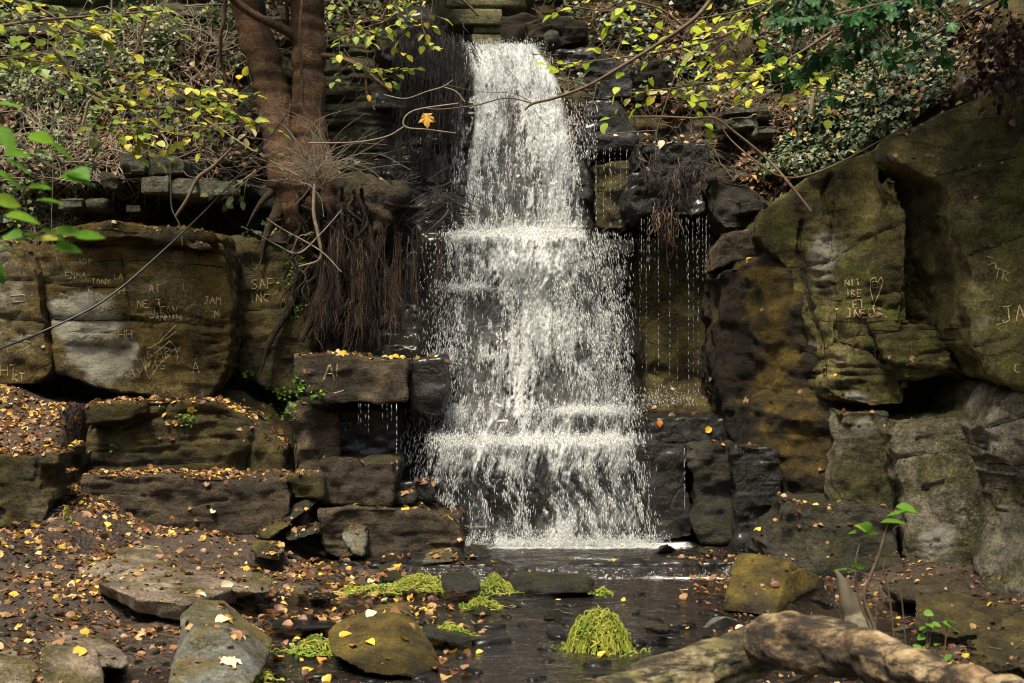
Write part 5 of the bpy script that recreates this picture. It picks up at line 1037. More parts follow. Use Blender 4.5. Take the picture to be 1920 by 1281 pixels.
# ---- leafy sprays hanging in front of the banks
def spray_area(seed, spines, ntw, tl, size, gap, wood, leafm, tmpl, name, label, cat, droop=.25, wob=.25, rad=.003, outw=.55, **kw):
    S = Spray(seed)
    for sp in spines:
        pts = S.T.px(sp, 6, 6); n = len(pts)
        for i in range(ntw):
            t_ = .12+.86*(i+S.r.random()*.7)/ntw; a = min(int(t_*(n-1)), n-2); q = pts[a]; dd = pts[a+1]-pts[a]; dd /= np.linalg.norm(dd)
            sd_ = np.array([S.r.normal(0, .8), S.r.normal(-.25, .6), S.r.normal(0, .35)]); S.twig(q, dd*.7+sd_*outw*1.5, S.r.uniform(*tl), rad, size, gap, .2, wob)
    return S.build(name, label, cat, wood, leafm, tmpl, droop=droop, **kw)
spray_area(801, [[(1520, -60, 9.9, 8), (1440, 20, 9.7, 6), (1350, 70, 9.6, 5), (1250, 95, 9.5, 4), (1150, 110, 9.5, 3), (1060, 120, 9.5, 2)], [(1560, 60, 9.8, 6), (1480, 110, 9.7, 5), (1400, 140, 9.6, 4), (1300, 160, 9.5, 3), (1180, 175, 9.5, 2)], [(1600, 180, 9.9, 5), (1530, 160, 9.8, 4), (1440, 130, 9.7, 3), (1380, 120, 9.6, 2)]],
           16, (.2, .48), .092, .10, 'twig', 'lime', LEAF, 'hazel_branch', 'lime green leafy branch spread across the bank right of the fall', 'branch', droop=.08, roll=.33)
spray_area(802, [[(1240, -60, 9.9, 5), (1210, -10, 9.8, 4), (1150, 20, 9.7, 3), (1060, 10, 9.7, 2)], [(1500, -40, 9.8, 5), (1420, 10, 9.8, 4), (1340, 30, 9.8, 3), (1260, 40, 9.8, 2)]], 8, (.15, .4), .09, .11, 'twig', 'lime', LEAF, 'hazel_branch', 'yellow green twigs dangling at the top edge right of the bridge', 'branch', droop=.08, roll=.33)
spray_area(803, [[(-60, 60, 9.5, 8), (60, 40, 9.5, 6), (180, 30, 9.5, 4), (300, 20, 9.5, 3)], [(-60, -20, 9.6, 6), (60, 10, 9.6, 5), (150, 60, 9.6, 4), (230, 80, 9.6, 2)], [(-60, 130, 9.4, 5), (20, 110, 9.4, 4), (100, 120, 9.4, 2)]], 14, (.15, .45), .098, .10, 'twig', 'hazel', LEAF, 'hazel_branch', 'hazel branch with green and yellow leaves in the top left corner', 'branch', droop=.08, roll=.33)
spray_area(804, [[(100, 90, 10.0, 9), (170, 170, 9.9, 8), (250, 200, 9.8, 7), (340, 205, 9.7, 6), (390, 235, 9.7, 5), (350, 255, 9.6, 5), (300, 240, 9.6, 4), (240, 190, 9.6, 3)], [(200, 130, 9.8, 5), (280, 150, 9.7, 4), (370, 170, 9.6, 3), (470, 180, 9.6, 2)], [(170, 180, 9.7, 4), (230, 240, 9.6, 3), (260, 270, 9.6, 2)], [(330, 170, 9.7, 4), (400, 200, 9.6, 3), (480, 240, 9.6, 2)]],
           17, (.12, .36), .085, .075, 'twig', 'hazel', LEAF, 'hazel_branch', 'bushy hazel branch with yellowing leaves left of the tree trunks', 'branch', droop=.08, roll=.33)
spray_area(805, [[(600, -50, 10, 5), (650, 20, 9.9, 4), (680, 60, 9.9, 3), (740, 75, 9.9, 2)], [(780, -50, 10, 5), (750, 10, 9.9, 4), (720, 40, 9.9, 3), (620, 70, 9.9, 2)], [(800, -30, 10, 5), (790, 30, 9.9, 3), (800, 80, 9.9, 2)], [(640, 110, 10.2, 4), (690, 130, 10.1, 3), (750, 150, 10.1, 2)]], 11, (.1, .32), .075, .085, 'twig', 'hazel', LEAF, 'bramble_spray', 'pale green sprays hanging between the trunks and the bridge', 'branch', droop=.08, roll=.33)
spray_area(806, [[(340, 200, 10.2, 4), (410, 240, 10.1, 4), (470, 280, 10, 3), (560, 330, 9.9, 2)], [(430, 250, 10, 3), (380, 240, 9.9, 3), (410, 236, 9.9, 2)], [(480, 320, 10, 3), (440, 350, 9.9, 2.5), (425, 365, 9.9, 2)]], 6, (.1, .3), .07, .09, 'twigpale', 'bramble', LEAF, 'bramble_spray', 'thin bramble stems with grey green leaves crossing the trunk foot', 'branch')
S = Spray(807)      # sycamore seedling leaves below the trunk
for sp in ([(640, 395, 9.9, 2), (600, 440, 9.9, 3), (560, 475, 9.9, 4), (520, 460, 9.9, 3), (470, 430, 9.9, 2)], [(590, 345, 9.95, 7), (588, 400, 9.95, 7), (596, 440, 9.95, 7), (600, 485, 9.95, 5), (560, 500, 9.9, 3)], [(500, 410, 9.9, 3), (530, 430, 9.9, 3), (600, 470, 9.9, 3), (640, 510, 9.9, 2)], [(545, 475, 9.9, 2), (560, 445, 9.9, 2), (575, 440, 9.9, 2)]):
    S.T.px(sp, 6, 6)
for (x, y) in [(455, 425), (470, 430), (485, 432), (500, 420), (515, 430), (530, 425), (545, 408), (470, 442), (540, 440), (575, 438), (530, 410), (500, 440), (632, 398), (490, 418)]:
    S.leaf(P(x, y, 9.85), np.array([S.r.normal(0, .7), -.5, S.r.normal(.0, .2)]), .09*S.r.uniform(.7, 1.1))
S.build('sycamore_shoot', 'small sycamore shoot with pale lobed leaves below the tree trunks', 'shoot', 'twigpale', 'bramble', MAPLE)
# near, out of focus
S = Spray(808)
for sp, lv in (([(-60, 180, 3.2, 6), (0, 235, 3.2, 5), (60, 290, 3.2, 4), (130, 330, 3.2, 3)], [(10, 195), (5, 240), (25, 290), (70, 255), (110, 268), (88, 288), (68, 352), (90, 375), (130, 332), (150, 320), (5, 320), (30, 300)]),
               ([(-60, 470, 3.1, 5), (0, 455, 3.1, 4), (90, 440, 3.1, 3), (180, 445, 3.1, 2)], [(5, 455), (30, 440), (50, 455), (80, 452), (95, 432), (120, 440), (120, 465), (160, 446), (60, 440), (5, 375), (0, 510), (25, 405)])):
    S.T.px(sp, 6, 6)
    for x, y in lv: S.leaf(P(x-18, y, 3.15+S.r.uniform(-.1, .1)), np.array([1, S.r.normal(0, .4), S.r.normal(0, .25)]), .076*S.r.uniform(.8, 1.15))
S.build('leafy_twig', 'out of focus bright green leaves poking in at the left edge close to the viewer', 'twig', 'twig', 'green', LEAF, droop=.1, roll=.35)
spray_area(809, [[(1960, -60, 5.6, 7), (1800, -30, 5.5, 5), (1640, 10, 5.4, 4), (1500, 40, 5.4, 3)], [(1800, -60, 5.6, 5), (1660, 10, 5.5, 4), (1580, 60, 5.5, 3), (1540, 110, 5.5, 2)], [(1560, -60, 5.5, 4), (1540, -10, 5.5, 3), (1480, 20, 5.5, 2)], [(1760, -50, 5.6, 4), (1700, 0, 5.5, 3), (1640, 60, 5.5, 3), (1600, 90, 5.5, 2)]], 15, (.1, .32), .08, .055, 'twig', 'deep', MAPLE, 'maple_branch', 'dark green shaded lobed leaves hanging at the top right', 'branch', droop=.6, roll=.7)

# dark overhanging bush of dead leaves and an unseen crown added to shade the right wall
S = Spray(815)
for i in range(130):
    q = np.array([S.r.uniform(2.5, 5.2), S.r.uniform(5.4, 9.4), S.r.uniform(4.9, 5.9)]); S.twig(q, S.r.normal(0, 1, 3), .9, .008, .24, .06, .1, .3)
q = [(5.2, 7, 0.2), (5.0, 7, 2), (4.6, 7, 3.6), (3.8, 7, 4.8)]; S.T.add(catmull(q, 6), np.linspace(.16, .08, 19), 8)
shade_cr = S.build('shade_crown', 'unseen evergreen crown added over the right hand wall to shade it', 'tree', 'root', 'deep', LEAF)
S = Spray(816)
for (x, y, Y) in [(1900, 40, 8.6), (1930, 90, 8.4), (1880, 110, 8.6), (1915, 150, 8.4), (1850, 60, 8.8), (1950, 30, 8.5), (1860, 150, 8.7)]:
    for j in range(5): S.twig(P(x, y, Y), np.array([S.r.normal(-.3, .8), S.r.normal(0, .5), S.r.normal(-.2, .7)]), .3, .003, .055, .04, .5, .3)
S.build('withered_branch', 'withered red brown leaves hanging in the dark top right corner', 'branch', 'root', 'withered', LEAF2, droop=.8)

def twigthing(label, lines, mat='twig', name='branch', k=7, leafs=(), leafm='litteryellow', leaflabel=None, size=.08, parent=None, cat='branch'):
    T = Tubes()
    for l_ in lines: T.px(l_, k, 7)
    root = empty(name, T.V[0][0], label, cat); add('stem', T.mesh('stem'), M[mat], root)
    rr = np.random.default_rng(len(label))
    for (x, y, Y, s_, dx, dz) in leafs:
        V, f = instance(MAPLE[0] if s_ > .1 else LEAF[0], MAPLE[1] if s_ > .1 else LEAF[1], frames(np.array([[dx, -.2, dz]]), rr.normal(0, .4, (1, 3))+np.array([[0, -1.2, 0]]), 0)*s_, P(x, y, Y)[None])
        add('leaf', mesh_np('leaf', V, f), M[leafm], root)
    return root
twigthing('long bare brown branch slanting across the top of the fall', [[(1350, -30, 8.6, 11), (1325, 10, 8.6, 9), (1290, 45, 8.5, 8), (1230, 85, 8.5, 7.5), (1160, 128, 8.4, 7), (1100, 162, 8.4, 6), (1040, 184, 8.3, 5.5), (1000, 194, 8.3, 5), (984, 206, 8.3, 4)], [(1180, 0, 8.5, 3), (1240, 18, 8.5, 4), (1282, 50, 8.5, 5)], [(1000, 194, 8.3, 3), (950, 184, 8.3, 2.6), (890, 198, 8.3, 2.6), (830, 205, 8.3, 2.6), (800, 204, 8.3, 2.4)],
          [(995, 190, 8.3, 1.5), (960, 175, 8.3, 1.4), (900, 172, 8.3, 1.2), (830, 158, 8.3, 1)], [(985, 175, 8.3, 1.2), (970, 150, 8.3, 1), (940, 120, 8.3, .8)], [(1000, 205, 8.3, 1.2), (1030, 240, 8.3, 1), (1050, 260, 8.3, .8)]])
twigthing('looping bare twig left of the fall holding one dangling tan leaf', [[(855, 250, 8.8, 2), (800, 243, 8.8, 3), (765, 240, 8.8, 3.4), (756, 230, 8.8, 3.4), (765, 214, 8.8, 3.2), (790, 204, 8.8, 3), (860, 194, 8.8, 2.6)], [(757, 238, 8.8, 3), (730, 254, 8.8, 3), (690, 264, 8.8, 3), (640, 268, 8.8, 2.6), (580, 268, 8.9, 2.4)], [(720, 178, 9.2, 2), (760, 185, 9.1, 2.2), (800, 172, 9, 2.2), (830, 163, 9, 2.6), (850, 150, 9, 1.5)], [(830, 163, 9, 2.6), (855, 172, 9, 2.6), (872, 192, 9, 2.4)]],
          'twigpale', leafs=[(800, 207, 8.75, .135, .02, -1), (690, 178, 8.9, .05, .3, -1)], name='branch')
twigthing('thin drooping branch with a broken end in front of the ivy slope', [[(1182, 219, 9.4, 3.6), (1240, 219, 9.4, 4), (1300, 222, 9.4, 4.4), (1340, 222, 9.4, 4.6), (1380, 250, 9.4, 5), (1440, 300, 9.4, 5.5), (1480, 345, 9.3, 6), (1520, 397, 9.3, 6.5)], [(1345, 225, 9.4, 3), (1370, 262, 9.4, 3), (1420, 305, 9.3, 3.5), (1460, 330, 9.3, 4), (1500, 332, 9.4, 4), (1560, 312, 9.5, 3.5), (1640, 270, 9.6, 3), (1700, 235, 9.7, 2)],
          [(1225, 228, 9.4, 2), (1205, 210, 9.4, 2), (1195, 200, 9.4, 1.6)], [(1340, 222, 9.4, 2), (1440, 160, 9.4, 1.6), (1430, 120, 9.5, 1)]], 'twig')
twigthing('dark arching branch crossing in front of the ivy at the upper right', [[(1990, -60, 7.2, 7), (1850, 10, 7.3, 5), (1780, 50, 7.3, 4.5), (1700, 90, 7.4, 4), (1600, 125, 7.4, 3.2), (1500, 150, 7.5, 2.4), (1410, 168, 7.5, 1.6)], [(1900, -20, 7.2, 3), (1800, 20, 7.3, 2.6), (1730, 85, 7.3, 2)]], 'root')
twigthing('long thin upright twig dangling over the wet ledge right of the fall', [[(1290, 30, 9.0, 2.4), (1275, 110, 9.0, 2.4), (1250, 190, 9.0, 2.4), (1232, 245, 9.0, 2.2), (1229, 300, 9.0, 1.6)], [(1232, 245, 9.0, 2.6), (1180, 248, 9.0, 2.2), (1130, 254, 9.0, 1.8), (1095, 270, 9.0, 1)], [(1120, 150, 9.2, 3), (1112, 190, 9.2, 2.4), (1098, 225, 9.2, 1.6)]], 'twig')
twigthing('curved pale stump of a branch rising from the ivy slope', [[(1532, 160, 10.4, 8), (1524, 185, 10.4, 9), (1520, 215, 10.4, 9)]], 'twigpale')
twigthing('bare bent branch leaning on the rocks above the carved block', [[(330, 405, 10.3, 6), (350, 375, 10.3, 7), (370, 335, 10.35, 8), (400, 312, 10.4, 7), (435, 278, 10.4, 5)], [(370, 335, 10.35, 3), (352, 330, 10.3, 3), (345, 322, 10.3, 2)]], 'twig')
twigthing('pale vine hanging down in front of the jutting stone course', [[(250, 265, 10, 2.6), (290, 275, 10, 2.6), (315, 295, 10, 2.6), (320, 340, 10, 2.6), (322, 390, 10, 2.6), (338, 425, 10, 2.4), (342, 460, 10, 2)]], 'twigpale')
twigthing('thin straight vine hanging at the far left over the carved slabs', [[(85, 150, 10, 1), (97, 220, 10, 1.6), (99, 330, 10, 1.6), (97, 440, 10, 1.4), (110, 500, 10, 1.4)]], 'twigpale')
twigthing('pale twisted stem above the jutting stone course', [[(178, 180, 10.3, 5), (165, 195, 10.3, 6), (160, 215, 10.3, 6), (155, 235, 10.3, 5)]], 'twigpale')
twigthing('short crooked stem beside the thin upright stem, top left bank', [[(205, 55, 10.6, 4), (195, 75, 10.6, 5), (190, 100, 10.6, 4)]], 'twigpale')
twigthing('thin straight upright stem on the top left bank', [[(210, -10, 10.6, 4), (208, 60, 10.6, 4), (205, 115, 10.6, 3)]], 'twigpale')
# broom of fine twigs at the foot of the trunks
T = Tubes(); rr = np.random.default_rng(909)
for i in range(85):
    a = rr.normal(-1.25, .6); L = rr.uniform(60, 170); x, y = 585+rr.normal(0, 16), 330+rr.normal(0, 12); Y = 10.6+rr.uniform(-.25, .2); c_ = rr.normal(0, .35)
    T.px([(x+math.cos(a+c_*t_*2)*L*t_, y+math.sin(a+c_*t_*2)*L*t_*.95, Y-.25*t_*rr.random(), rr.uniform(.9, 1.9)*(1-.5*t_)) for t_ in (0, .3, .65, 1)], 4, 3)
for i in range(60):
    a = rr.uniform(-3.4, .4); L = rr.uniform(30, 90); x, y = 580+rr.normal(0, 22), 320+rr.normal(0, 14)
    T.px([(x+math.cos(a)*L*t_, y+math.sin(a)*L*t_*.6+18*t_*(1-t_), 10.5, 1.8*(1-.5*t_)) for t_ in (0, .3, .65, 1)], 4, 3)
add('twig_bush', T.mesh('twig_bush'), M['twigpale'], label='broom of fine bare twigs sprouting at the foot of the trunks', cat='bush', kind='thing')
# cable
T = Tubes(); T.px([(-60, 678, 8.6, 4), (0, 654, 8.7, 4), (80, 622, 8.9, 4), (200, 560, 9.1, 4), (330, 448, 9.5, 3.8), (430, 348, 10, 3.4), (500, 265, 10.5, 3), (552, 195, 11.1, 2.6)], 8, 10)
add('cable', T.mesh('cable'), M['cable'], label='black cable running from the tree trunk down across the carved block', cat='cable')

# ------------------------------------------------------------------ foreground log, stake, seedlings, cress
m, t, out = newmat('rotten log'); N = NT(t)
n1 = N.noise(4, 7, .65, N.mapv((1, 1, 1))); n3 = N.noise(16, 8, .75, N.mapv((.3, .8, 1.6), rot=(0, .25, 0))); n4 = N.noise(9, 8, .75)
c = N.ramp(N.math('ADD', N.math('MULTIPLY', n1, .55), N.math('MULTIPLY', n4, .45)), [(.42, (.03, .02, .01)), (.475, (.14, .09, .042)), (.53, (.36, .26, .14)), (.6, (.52, .44, .28))])
c = N.mix(.9, c, N.ramp(n3, [(.36, (.22, .2, .17)), (.48, (.95, .95, .9)), (.65, (1.6, 1.5, 1.3))]), 'MULTIPLY')
at = N.n('ShaderNodeAttribute', attribute_name='foam')
c = N.mix(N.math('MULTIPLY', at.outputs['Fac'], N.rng(N.noise(7, 7, .7), .42, .58, .15, .85)), c, (.15, .15, .04))
c = N.mix(N.math('MULTIPLY', N.rng(n3, .52, .44), .8), c, (.02, .014, .008))
pb = N.n('ShaderNodeBsdfPrincipled'); N.L(c, pb.inputs['Base Color']); pb.inputs['Roughness'].default_value = .75
b = N.bump(n3, .03, 1); N.L(N.bump(n4, .05, 1, b), pb.inputs['Normal']); N.L(pb.outputs[0], out.inputs[0]); M['log'] = m
def log_part(name, pts, seed, mossy, parent, k=64):
    c = catmull(pts, 30); wv = np.array([P(a, b_, d) for a, b_, d, _ in c]); T = Tubes(); T.add(wv, c[:, 3]/2/F*c[:, 2], k)
    V = T.V[0]; C_ = np.repeat(wv, k, 0); Nn = V-C_; Nn /= np.linalg.norm(Nn, axis=1)[:, None]+1e-9
    q = V*np.array([2, 5, 5.]); V = V+Nn*(.03*fbm(q, seed, 4)+.012*np.tanh(4*fbm(V*np.array([4, 16, 16]), seed+1, 3))+.006*fbm(V*22, seed+2, 2))[:, None]
    o_ = len(V); V = np.vstack([V, wv[:1], wv[-1:]]); e = []
    for j in range(k): e += [(o_, (j+1) % k, j), (o_+1, o_-k+j, o_-k+(j+1) % k)]
    me = mesh_np(name, V, [T.F[0], np.array(e)]); a = me.attributes.new('foam', 'FLOAT', 'POINT'); a.data.foreach_set('value', np.full(len(V), mossy, np.float32)); return add(name, me, M['log'], parent)
lg = empty('fallen_log', P(1600, 1281, 4.6), 'thick rotten log lying across the bottom right foreground', 'log')
log_part('bare_trunk', [(1412, 1200, 4.85, 62), (1440, 1203, 4.8, 84), (1500, 1208, 4.7, 88), (1580, 1222, 4.6, 84), (1680, 1248, 4.4, 84), (1780, 1280, 4.2, 84), (1880, 1312, 4.0, 84), (1990, 1350, 3.8, 84)], 911, 0, lg)
log_part('mossy_limb', [(1130, 1312, 4.5, 70), (1180, 1296, 4.6, 82), (1260, 1272, 4.7, 86), (1330, 1250, 4.8, 88), (1400, 1228, 4.9, 92), (1440, 1214, 4.95, 80)], 912, 1, lg)
T = Tubes(); T.px([(1566, 1070, 5.6, 5), (1574, 1082, 5.6, 13), (1582, 1100, 5.6, 22), (1592, 1130, 5.6, 34), (1602, 1160, 5.6, 42), (1620, 1200, 5.5, 60), (1640, 1240, 5.4, 70), (1665, 1330, 5.3, 80)], 12, 6)
M['stake'] = simple('weathered stake wood', (.11, .095, .06), .85, .5, 22, .006, (1, 1, .3))
me = T.mesh('broken_stake'); a = me.attributes.new('foam', 'FLOAT', 'POINT'); a.data.foreach_set('value', np.full(len(me.vertices), .3, np.float32)); add('broken_stake', me, M['stake'], label='pointed grey broken stake standing up behind the log', cat='stake')
S = Spray(921)
for l_ in ([(1660, 1260, 5.2, 9), (1640, 1180, 5.2, 8), (1620, 1120, 5.2, 7), (1632, 1080, 5.2, 6), (1648, 1040, 5.2, 5), (1662, 990, 5.2, 4), (1672, 960, 5.2, 3)], [(1640, 1200, 5.2, 5), (1610, 1120, 5.2, 4), (1604, 1060, 5.2, 4), (1614, 1010, 5.2, 2)], [(1632, 1080, 5.2, 4), (1600, 1070, 5.2, 3), (1590, 1066, 5.2, 2)], [(1680, 1240, 5.2, 3), (1668, 1120, 5.2, 3), (1655, 1060, 5.2, 2)], [(1700, 1230, 5.2, 2), (1690, 1120, 5.2, 2), (1672, 1040, 5.2, 1.5)], [(1640, 1240, 5.2, 3), (1645, 1120, 5.2, 2.5), (1660, 1050, 5.2, 2)]):
    S.T.px(l_, 6, 5)
for x, y, s_, dx in ((1650, 980, .075, .9), (1664, 968, .07, 1), (1680, 950, .06, 1.2), (1600, 985, .04, .5), (1612, 992, .045, .3), (1622, 1000, .04, .6), (1606, 1000, .035, -.5), (1588, 1068, .045, -.8), (1596, 1062, .04, .6), (1590, 1075, .03, .2)):
    S.leaf(P(x, y, 5.2), np.array([dx, -.3, .35 if x > 1640 else 0]), s_*1.45)
S.build('sapling', 'thin blurred sapling with a few yellow green leaves behind the stake', 'sapling', 'twig', 'green', LEAF, droop=.0, roll=.6)
S = Spray(922)
for k in range(3):
    x = (1740, 1770, 1735)[k]; S.T.px([(x, 1235, 5.3, 3), (x+4, 1190, 5.3, 2.5), (x+8, 1150, 5.3, 2)], 5, 4)
    for q in range(5): S.leaf(P(x+S.r.normal(0, 14), 1150+q*14+S.r.normal(0, 5)+k*12, 5.3), np.array([S.r.normal(0, 1), -.4, .1]), .045)
S.build('seedling', 'small bright green seedlings in front of the wedge shaped mossy block', 'seedling', 'twig', 'green', LEAF)
def cress(label, cx, cy, w_, h_, Y, n, seed, pale=False, flat=.5):
    T = Tubes(); rr = np.random.default_rng(seed); S_ = []; base = P(cx, cy+h_*.42, Y); R0 = w_/2/F*Y; H0 = h_*.85/F*Y; dep = R0*.6
    for i in range(n):
        a = rr.uniform(0, 2*np.pi); q = rr.random()**.5*1.0; x, y = q*math.cos(a), q*math.sin(a); hd = rr.uniform(0, 2*np.pi); pts = []; k = rr.integers(5, 9); lift = rr.uniform(.55, 1.08)
        for j in range(k):
            rad_ = math.hypot(x, y); top = math.sqrt(max(0, 1-min(rad_, 1)**2)) if flat < .4 else max(0, 1-rad_**1.5)
            z = H0*top*lift*(1 if flat < .4 else rr.uniform(.5, 1))
            if rad_ > 1: z = -.0
            pts.append(base+np.array([x*R0+rr.normal(0, .008), y*dep, max(0, z+rr.normal(0, .016 if flat < .4 else .008))])); hd += rr.normal(0, 1.0); st_ = rr.uniform(.12, .24) if w_ < 130 else .12; x += math.cos(hd)*st_; y += math.sin(hd)*st_
        c = catmull(np.array(pts), 3); T.add(c, np.linspace(1, .6, len(c))*rr.uniform(.0022, .0038), 5); S_.append(c[-1])
    root = empty('watercress', P(cx, cy, Y), label, 'water plant'); add('stems', T.mesh('stems'), M['cress'], root)
    p = np.array(S_); d = rr.normal(0, 1, p.shape); V, f = instance(LEAF2[0], LEAF2[1], frames(d/np.linalg.norm(d, axis=1)[:, None], rr.normal(0, .5, p.shape), 0)*(.026*rr.uniform(.6, 1.2, len(p)))[:, None, None], p); add('leaves', mesh_np('leaves', V, f), M['green'], root)
cress('pale trailing cress clump in the middle of the stream', 790, 1085, 120, 38, 8.35, 170, 931)
cress('straggling cress caught beside the flat dark block', 925, 1090, 80, 45, 8.3, 90, 932)
cress('thin strand of cress lying left of the pale clump', 690, 1103, 130, 14, 8.1, 40, 933)
cress('tall rounded cress tuft standing in the stream', 1122, 1188, 118, 88, 6.9, 420, 934, flat=.25)
cress('cress wisps left of the gold mossed boulder', 590, 1205, 90, 40, 6.8, 90, 935)
cress('small cress wisp at the right end of the flat dark block', 1128, 1105, 32, 24, 8.2, 30, 936)
cress('cress trailing over the flat black stone in mid stream', 840, 1175, 80, 34, 7.1, 50, 937)
cress('cress strand dipping off the small dark stone', 905, 1125, 70, 34, 7.9, 50, 938)
cress('cress sprig growing beside the blocks on the left bank', 128, 965, 16, 40, 8.9, 12, 939, flat=0)
cress('cress wisps at the bottom of the pointed grey boulder', 480, 1262, 70, 36, 5.9, 45, 940)
# green fronds on rocks
def tuft(label, polys, seed, size, mat='green', tm=IVY): 
    rr = np.random.default_rng(seed); Ps = []; Ns = []
    for cx, cy, sx, sy, k in polys:
        for i in range(k):
            h_, nn_ = hit(AB, cx+rr.normal(0, sx), cy+rr.normal(0, sy))
            if h_ is not None: Ps.append(np.array(h_)+np.array([0, -.02, .0])*rr.random()); Ns.append(np.array(nn_))
    p = np.array(Ps); d = rr.normal(0, 1, p.shape); V, f = instance(tm[0], tm[1], frames(d/np.linalg.norm(d, axis=1)[:, None], rr.normal(0, .5, p.shape)+np.array([0, -1, 0]), 0)*(size*rr.uniform(.5, 1.2, len(p)))[:, None, None], p)
    return add('small_fern' if tm is LEAF else 'wall_plant', mesh_np('wall_plant', V, f), M[mat], label=label, cat='plant', kind='stuff')
AB = bvh(ROCKS)
for ob_, gs_ in SEAMS:
    T = Tubes()
    for g in gs_:
        pts = []; segs = []
        for x_, y_ in g[0]:
            h_, _ = hit(AB, x_, y_)
            if h_ is None or (pts and abs(h_[1]-pts[-1][1]) > .1):
                if len(pts) > 2: segs.append(pts)
                pts = []; continue
            pts.append(np.array(h_)+np.array([0, .001, 0]))
        if len(pts) > 2: segs.append(pts)
        for p_ in segs:
            c = catmull(np.array(p_), 3); i = np.arange(len(c)); T.add(c, np.clip(.0035+.0045*n2(i*.13, i*0., int(g[0][0][0])), .0012, .009)*(1.3 if g[1] >= 4.5 else 1), 5)
    if T.V: add('crack', T.mesh('crack'), M['gap'], ob_)
tuft('small bright creeper leaves growing down the root beside the dark green rock', [(560, 500, 14, 22, 150), (553, 560, 10, 18, 70)], 941, .03)
tuft('green plants in the dark gap left of the jutting ledge', [(530, 760, 16, 16, 70), (560, 725, 8, 14, 40), (590, 738, 6, 5, 14), (462, 706, 10, 6, 26)], 942, .035)
tuft('tiny green fern on the low rounded mossy rock', [(350, 785, 9, 6, 22), (212, 838, 6, 4, 14)], 943, .03)

# ------------------------------------------------------------------ fallen leaves
TOPS = bvh(ROCKS)
def litter(name, label, n, x0, x1, y0, y1, dens, seed, mat, size, kind='stuff', minnz=.35, z0=7.):
    rr = np.random.default_rng(seed); Ps = []; Ns = []
    for i in range(n):
        x, y = rr.uniform(x0, x1), rr.uniform(y0, y1)
        if rr.random() > dens(x, y): continue
        r_ = TOPS.ray_cast(Vector((x, y, z0)), Vector((0, 0, -1)))
        if r_[0] is None or abs(r_[1].z) < minnz: continue
        p = np.array(r_[0]); nn_ = np.array(r_[1])*(1 if r_[1].z > 0 else -1)
        if y < 8.75 and p[2] > ground_z(np.array([x]), np.array([y]))[0]+.07 and rr.random() < .82: continue
        if p[2] < -.055 and -1.9 < x < 1.6:
            if rr.random() < .4: continue
            p[2] = -.058; nn_ = np.array([0, 0, 1.])
        Ps.append(p+nn_*.006); Ns.append(nn_)
    p = np.array(Ps); up = np.array(Ns)*1.1+rr.normal(0, .45, p.shape); up /= np.linalg.norm(up, axis=1)[:, None]; n = len(p)
    d = rr.normal(0, 1, p.shape); d -= up*(d*up).sum(1)[:, None]; d /= np.linalg.norm(d, axis=1)[:, None]; x = np.cross(d, up)
    Ms = np.stack([x, d, up], 2)*(size*rr.uniform(.35, 1.25, n)**1.2)[:, None, None]; h_ = n*3//4
    V1, f1 = instance(LEAF2[0]-[0, .5, 0], LEAF2[1], Ms[:h_], p[:h_]); V2, f2 = instance(MAPLE[0]-[0, .5, 0], MAPLE[1], Ms[h_:], p[h_:])
    me = mesh_np(name, np.vstack([V1, V2]), [f1[0], f2[0]+len(V1)]); return add(name, me, M[mat], label=label, cat='leaves', kind=kind, base=False)
bank = lambda x, y: float(np.clip(.25+.6*(n2(np.array([x*1.5]), np.array([y*1.5]), 88)[0]+.25), .05, 1))*(1. if x < -1.1 else (.9 if x < -.3 else .35))
litter('leaf_litter', 'fallen leaves strewn over the left bank and terrace', 9500, -4.6, -.1, 5.2, 10.2, bank, 951, 'litter', .06)
litter('leaf_litter', 'yellow fallen leaves on the stream stones and left bank', 1900, -4.2, 1.4, 5.3, 9.6, lambda x, y: bank(x, y)*.5, 952, 'litteryellow', .058)
litter('leaf_litter', 'brown leaf crumbs on the earth bank', 16000, -4.6, -1.4, 5.2, 10.2, bank, 953, 'litterbrown', .036)
litter('leaf_litter', 'wet leaves floating on the shallow water beside the big flat slab', 900, -2.0, -.5, 6.9, 8.9, lambda x, y: .75, 958, 'litter', .06)
litter('leaf_litter', 'leaves among the stones at the right bank', 1500, 1.1, 3.4, 4.8, 9.4, lambda x, y: .5, 954, 'litter', .055, minnz=.7)
litter('leaf_litter', 'brown leaf crumbs among the stones at the right bank', 5200, 1.2, 3.6, 4.8, 9.4, lambda x, y: .7, 959, 'litterbrown', .034, minnz=.7)
litter('leaf_litter', 'leaves lying on the ledges and along the cliff foot', 2500, -4.2, 3.5, 9.0, 12.0, lambda x, y: .35*(0 if -.6 < x < 1.05 else 1), 955, 'litter', .055, minnz=.55)
litter('leaf_litter', 'leaf drift along the foot of the big carved block', 2400, -4.3, -2.0, 9.2, 10.25, lambda x, y: .8, 956, 'litter', .05, minnz=.4)
def oneleaf(px, py, size, mat, label, tm=None, stand=0.):
    d = Vector(((px-CX)/F, 1, -(py-CY)/F)).normalized(); h_ = TOPS.ray_cast(Vector((0, 0, CH)), d, 30)
    if h_[0] is None: return
    nn_ = np.array(h_[1]); nn_ = nn_ if nn_ @ np.array(d) < 0 else -nn_
    p = np.array(h_[0])+nn_*.012; rr = np.random.default_rng(int(px)); dd = rr.normal(0, 1, 3); up = nn_+rr.normal(0, .15, 3); up /= np.linalg.norm(up); dd -= up*(dd@up); dd /= np.linalg.norm(dd)
    t_ = tm or LEAF2; V, f = instance(t_[0]-[0, .5, 0], t_[1], np.stack([np.cross(dd, up), dd, up], 1)[None]*size, p[None]); add('fallen_leaf', mesh_np('fallen_leaf', V, f), M[mat], label=label, cat='leaf')
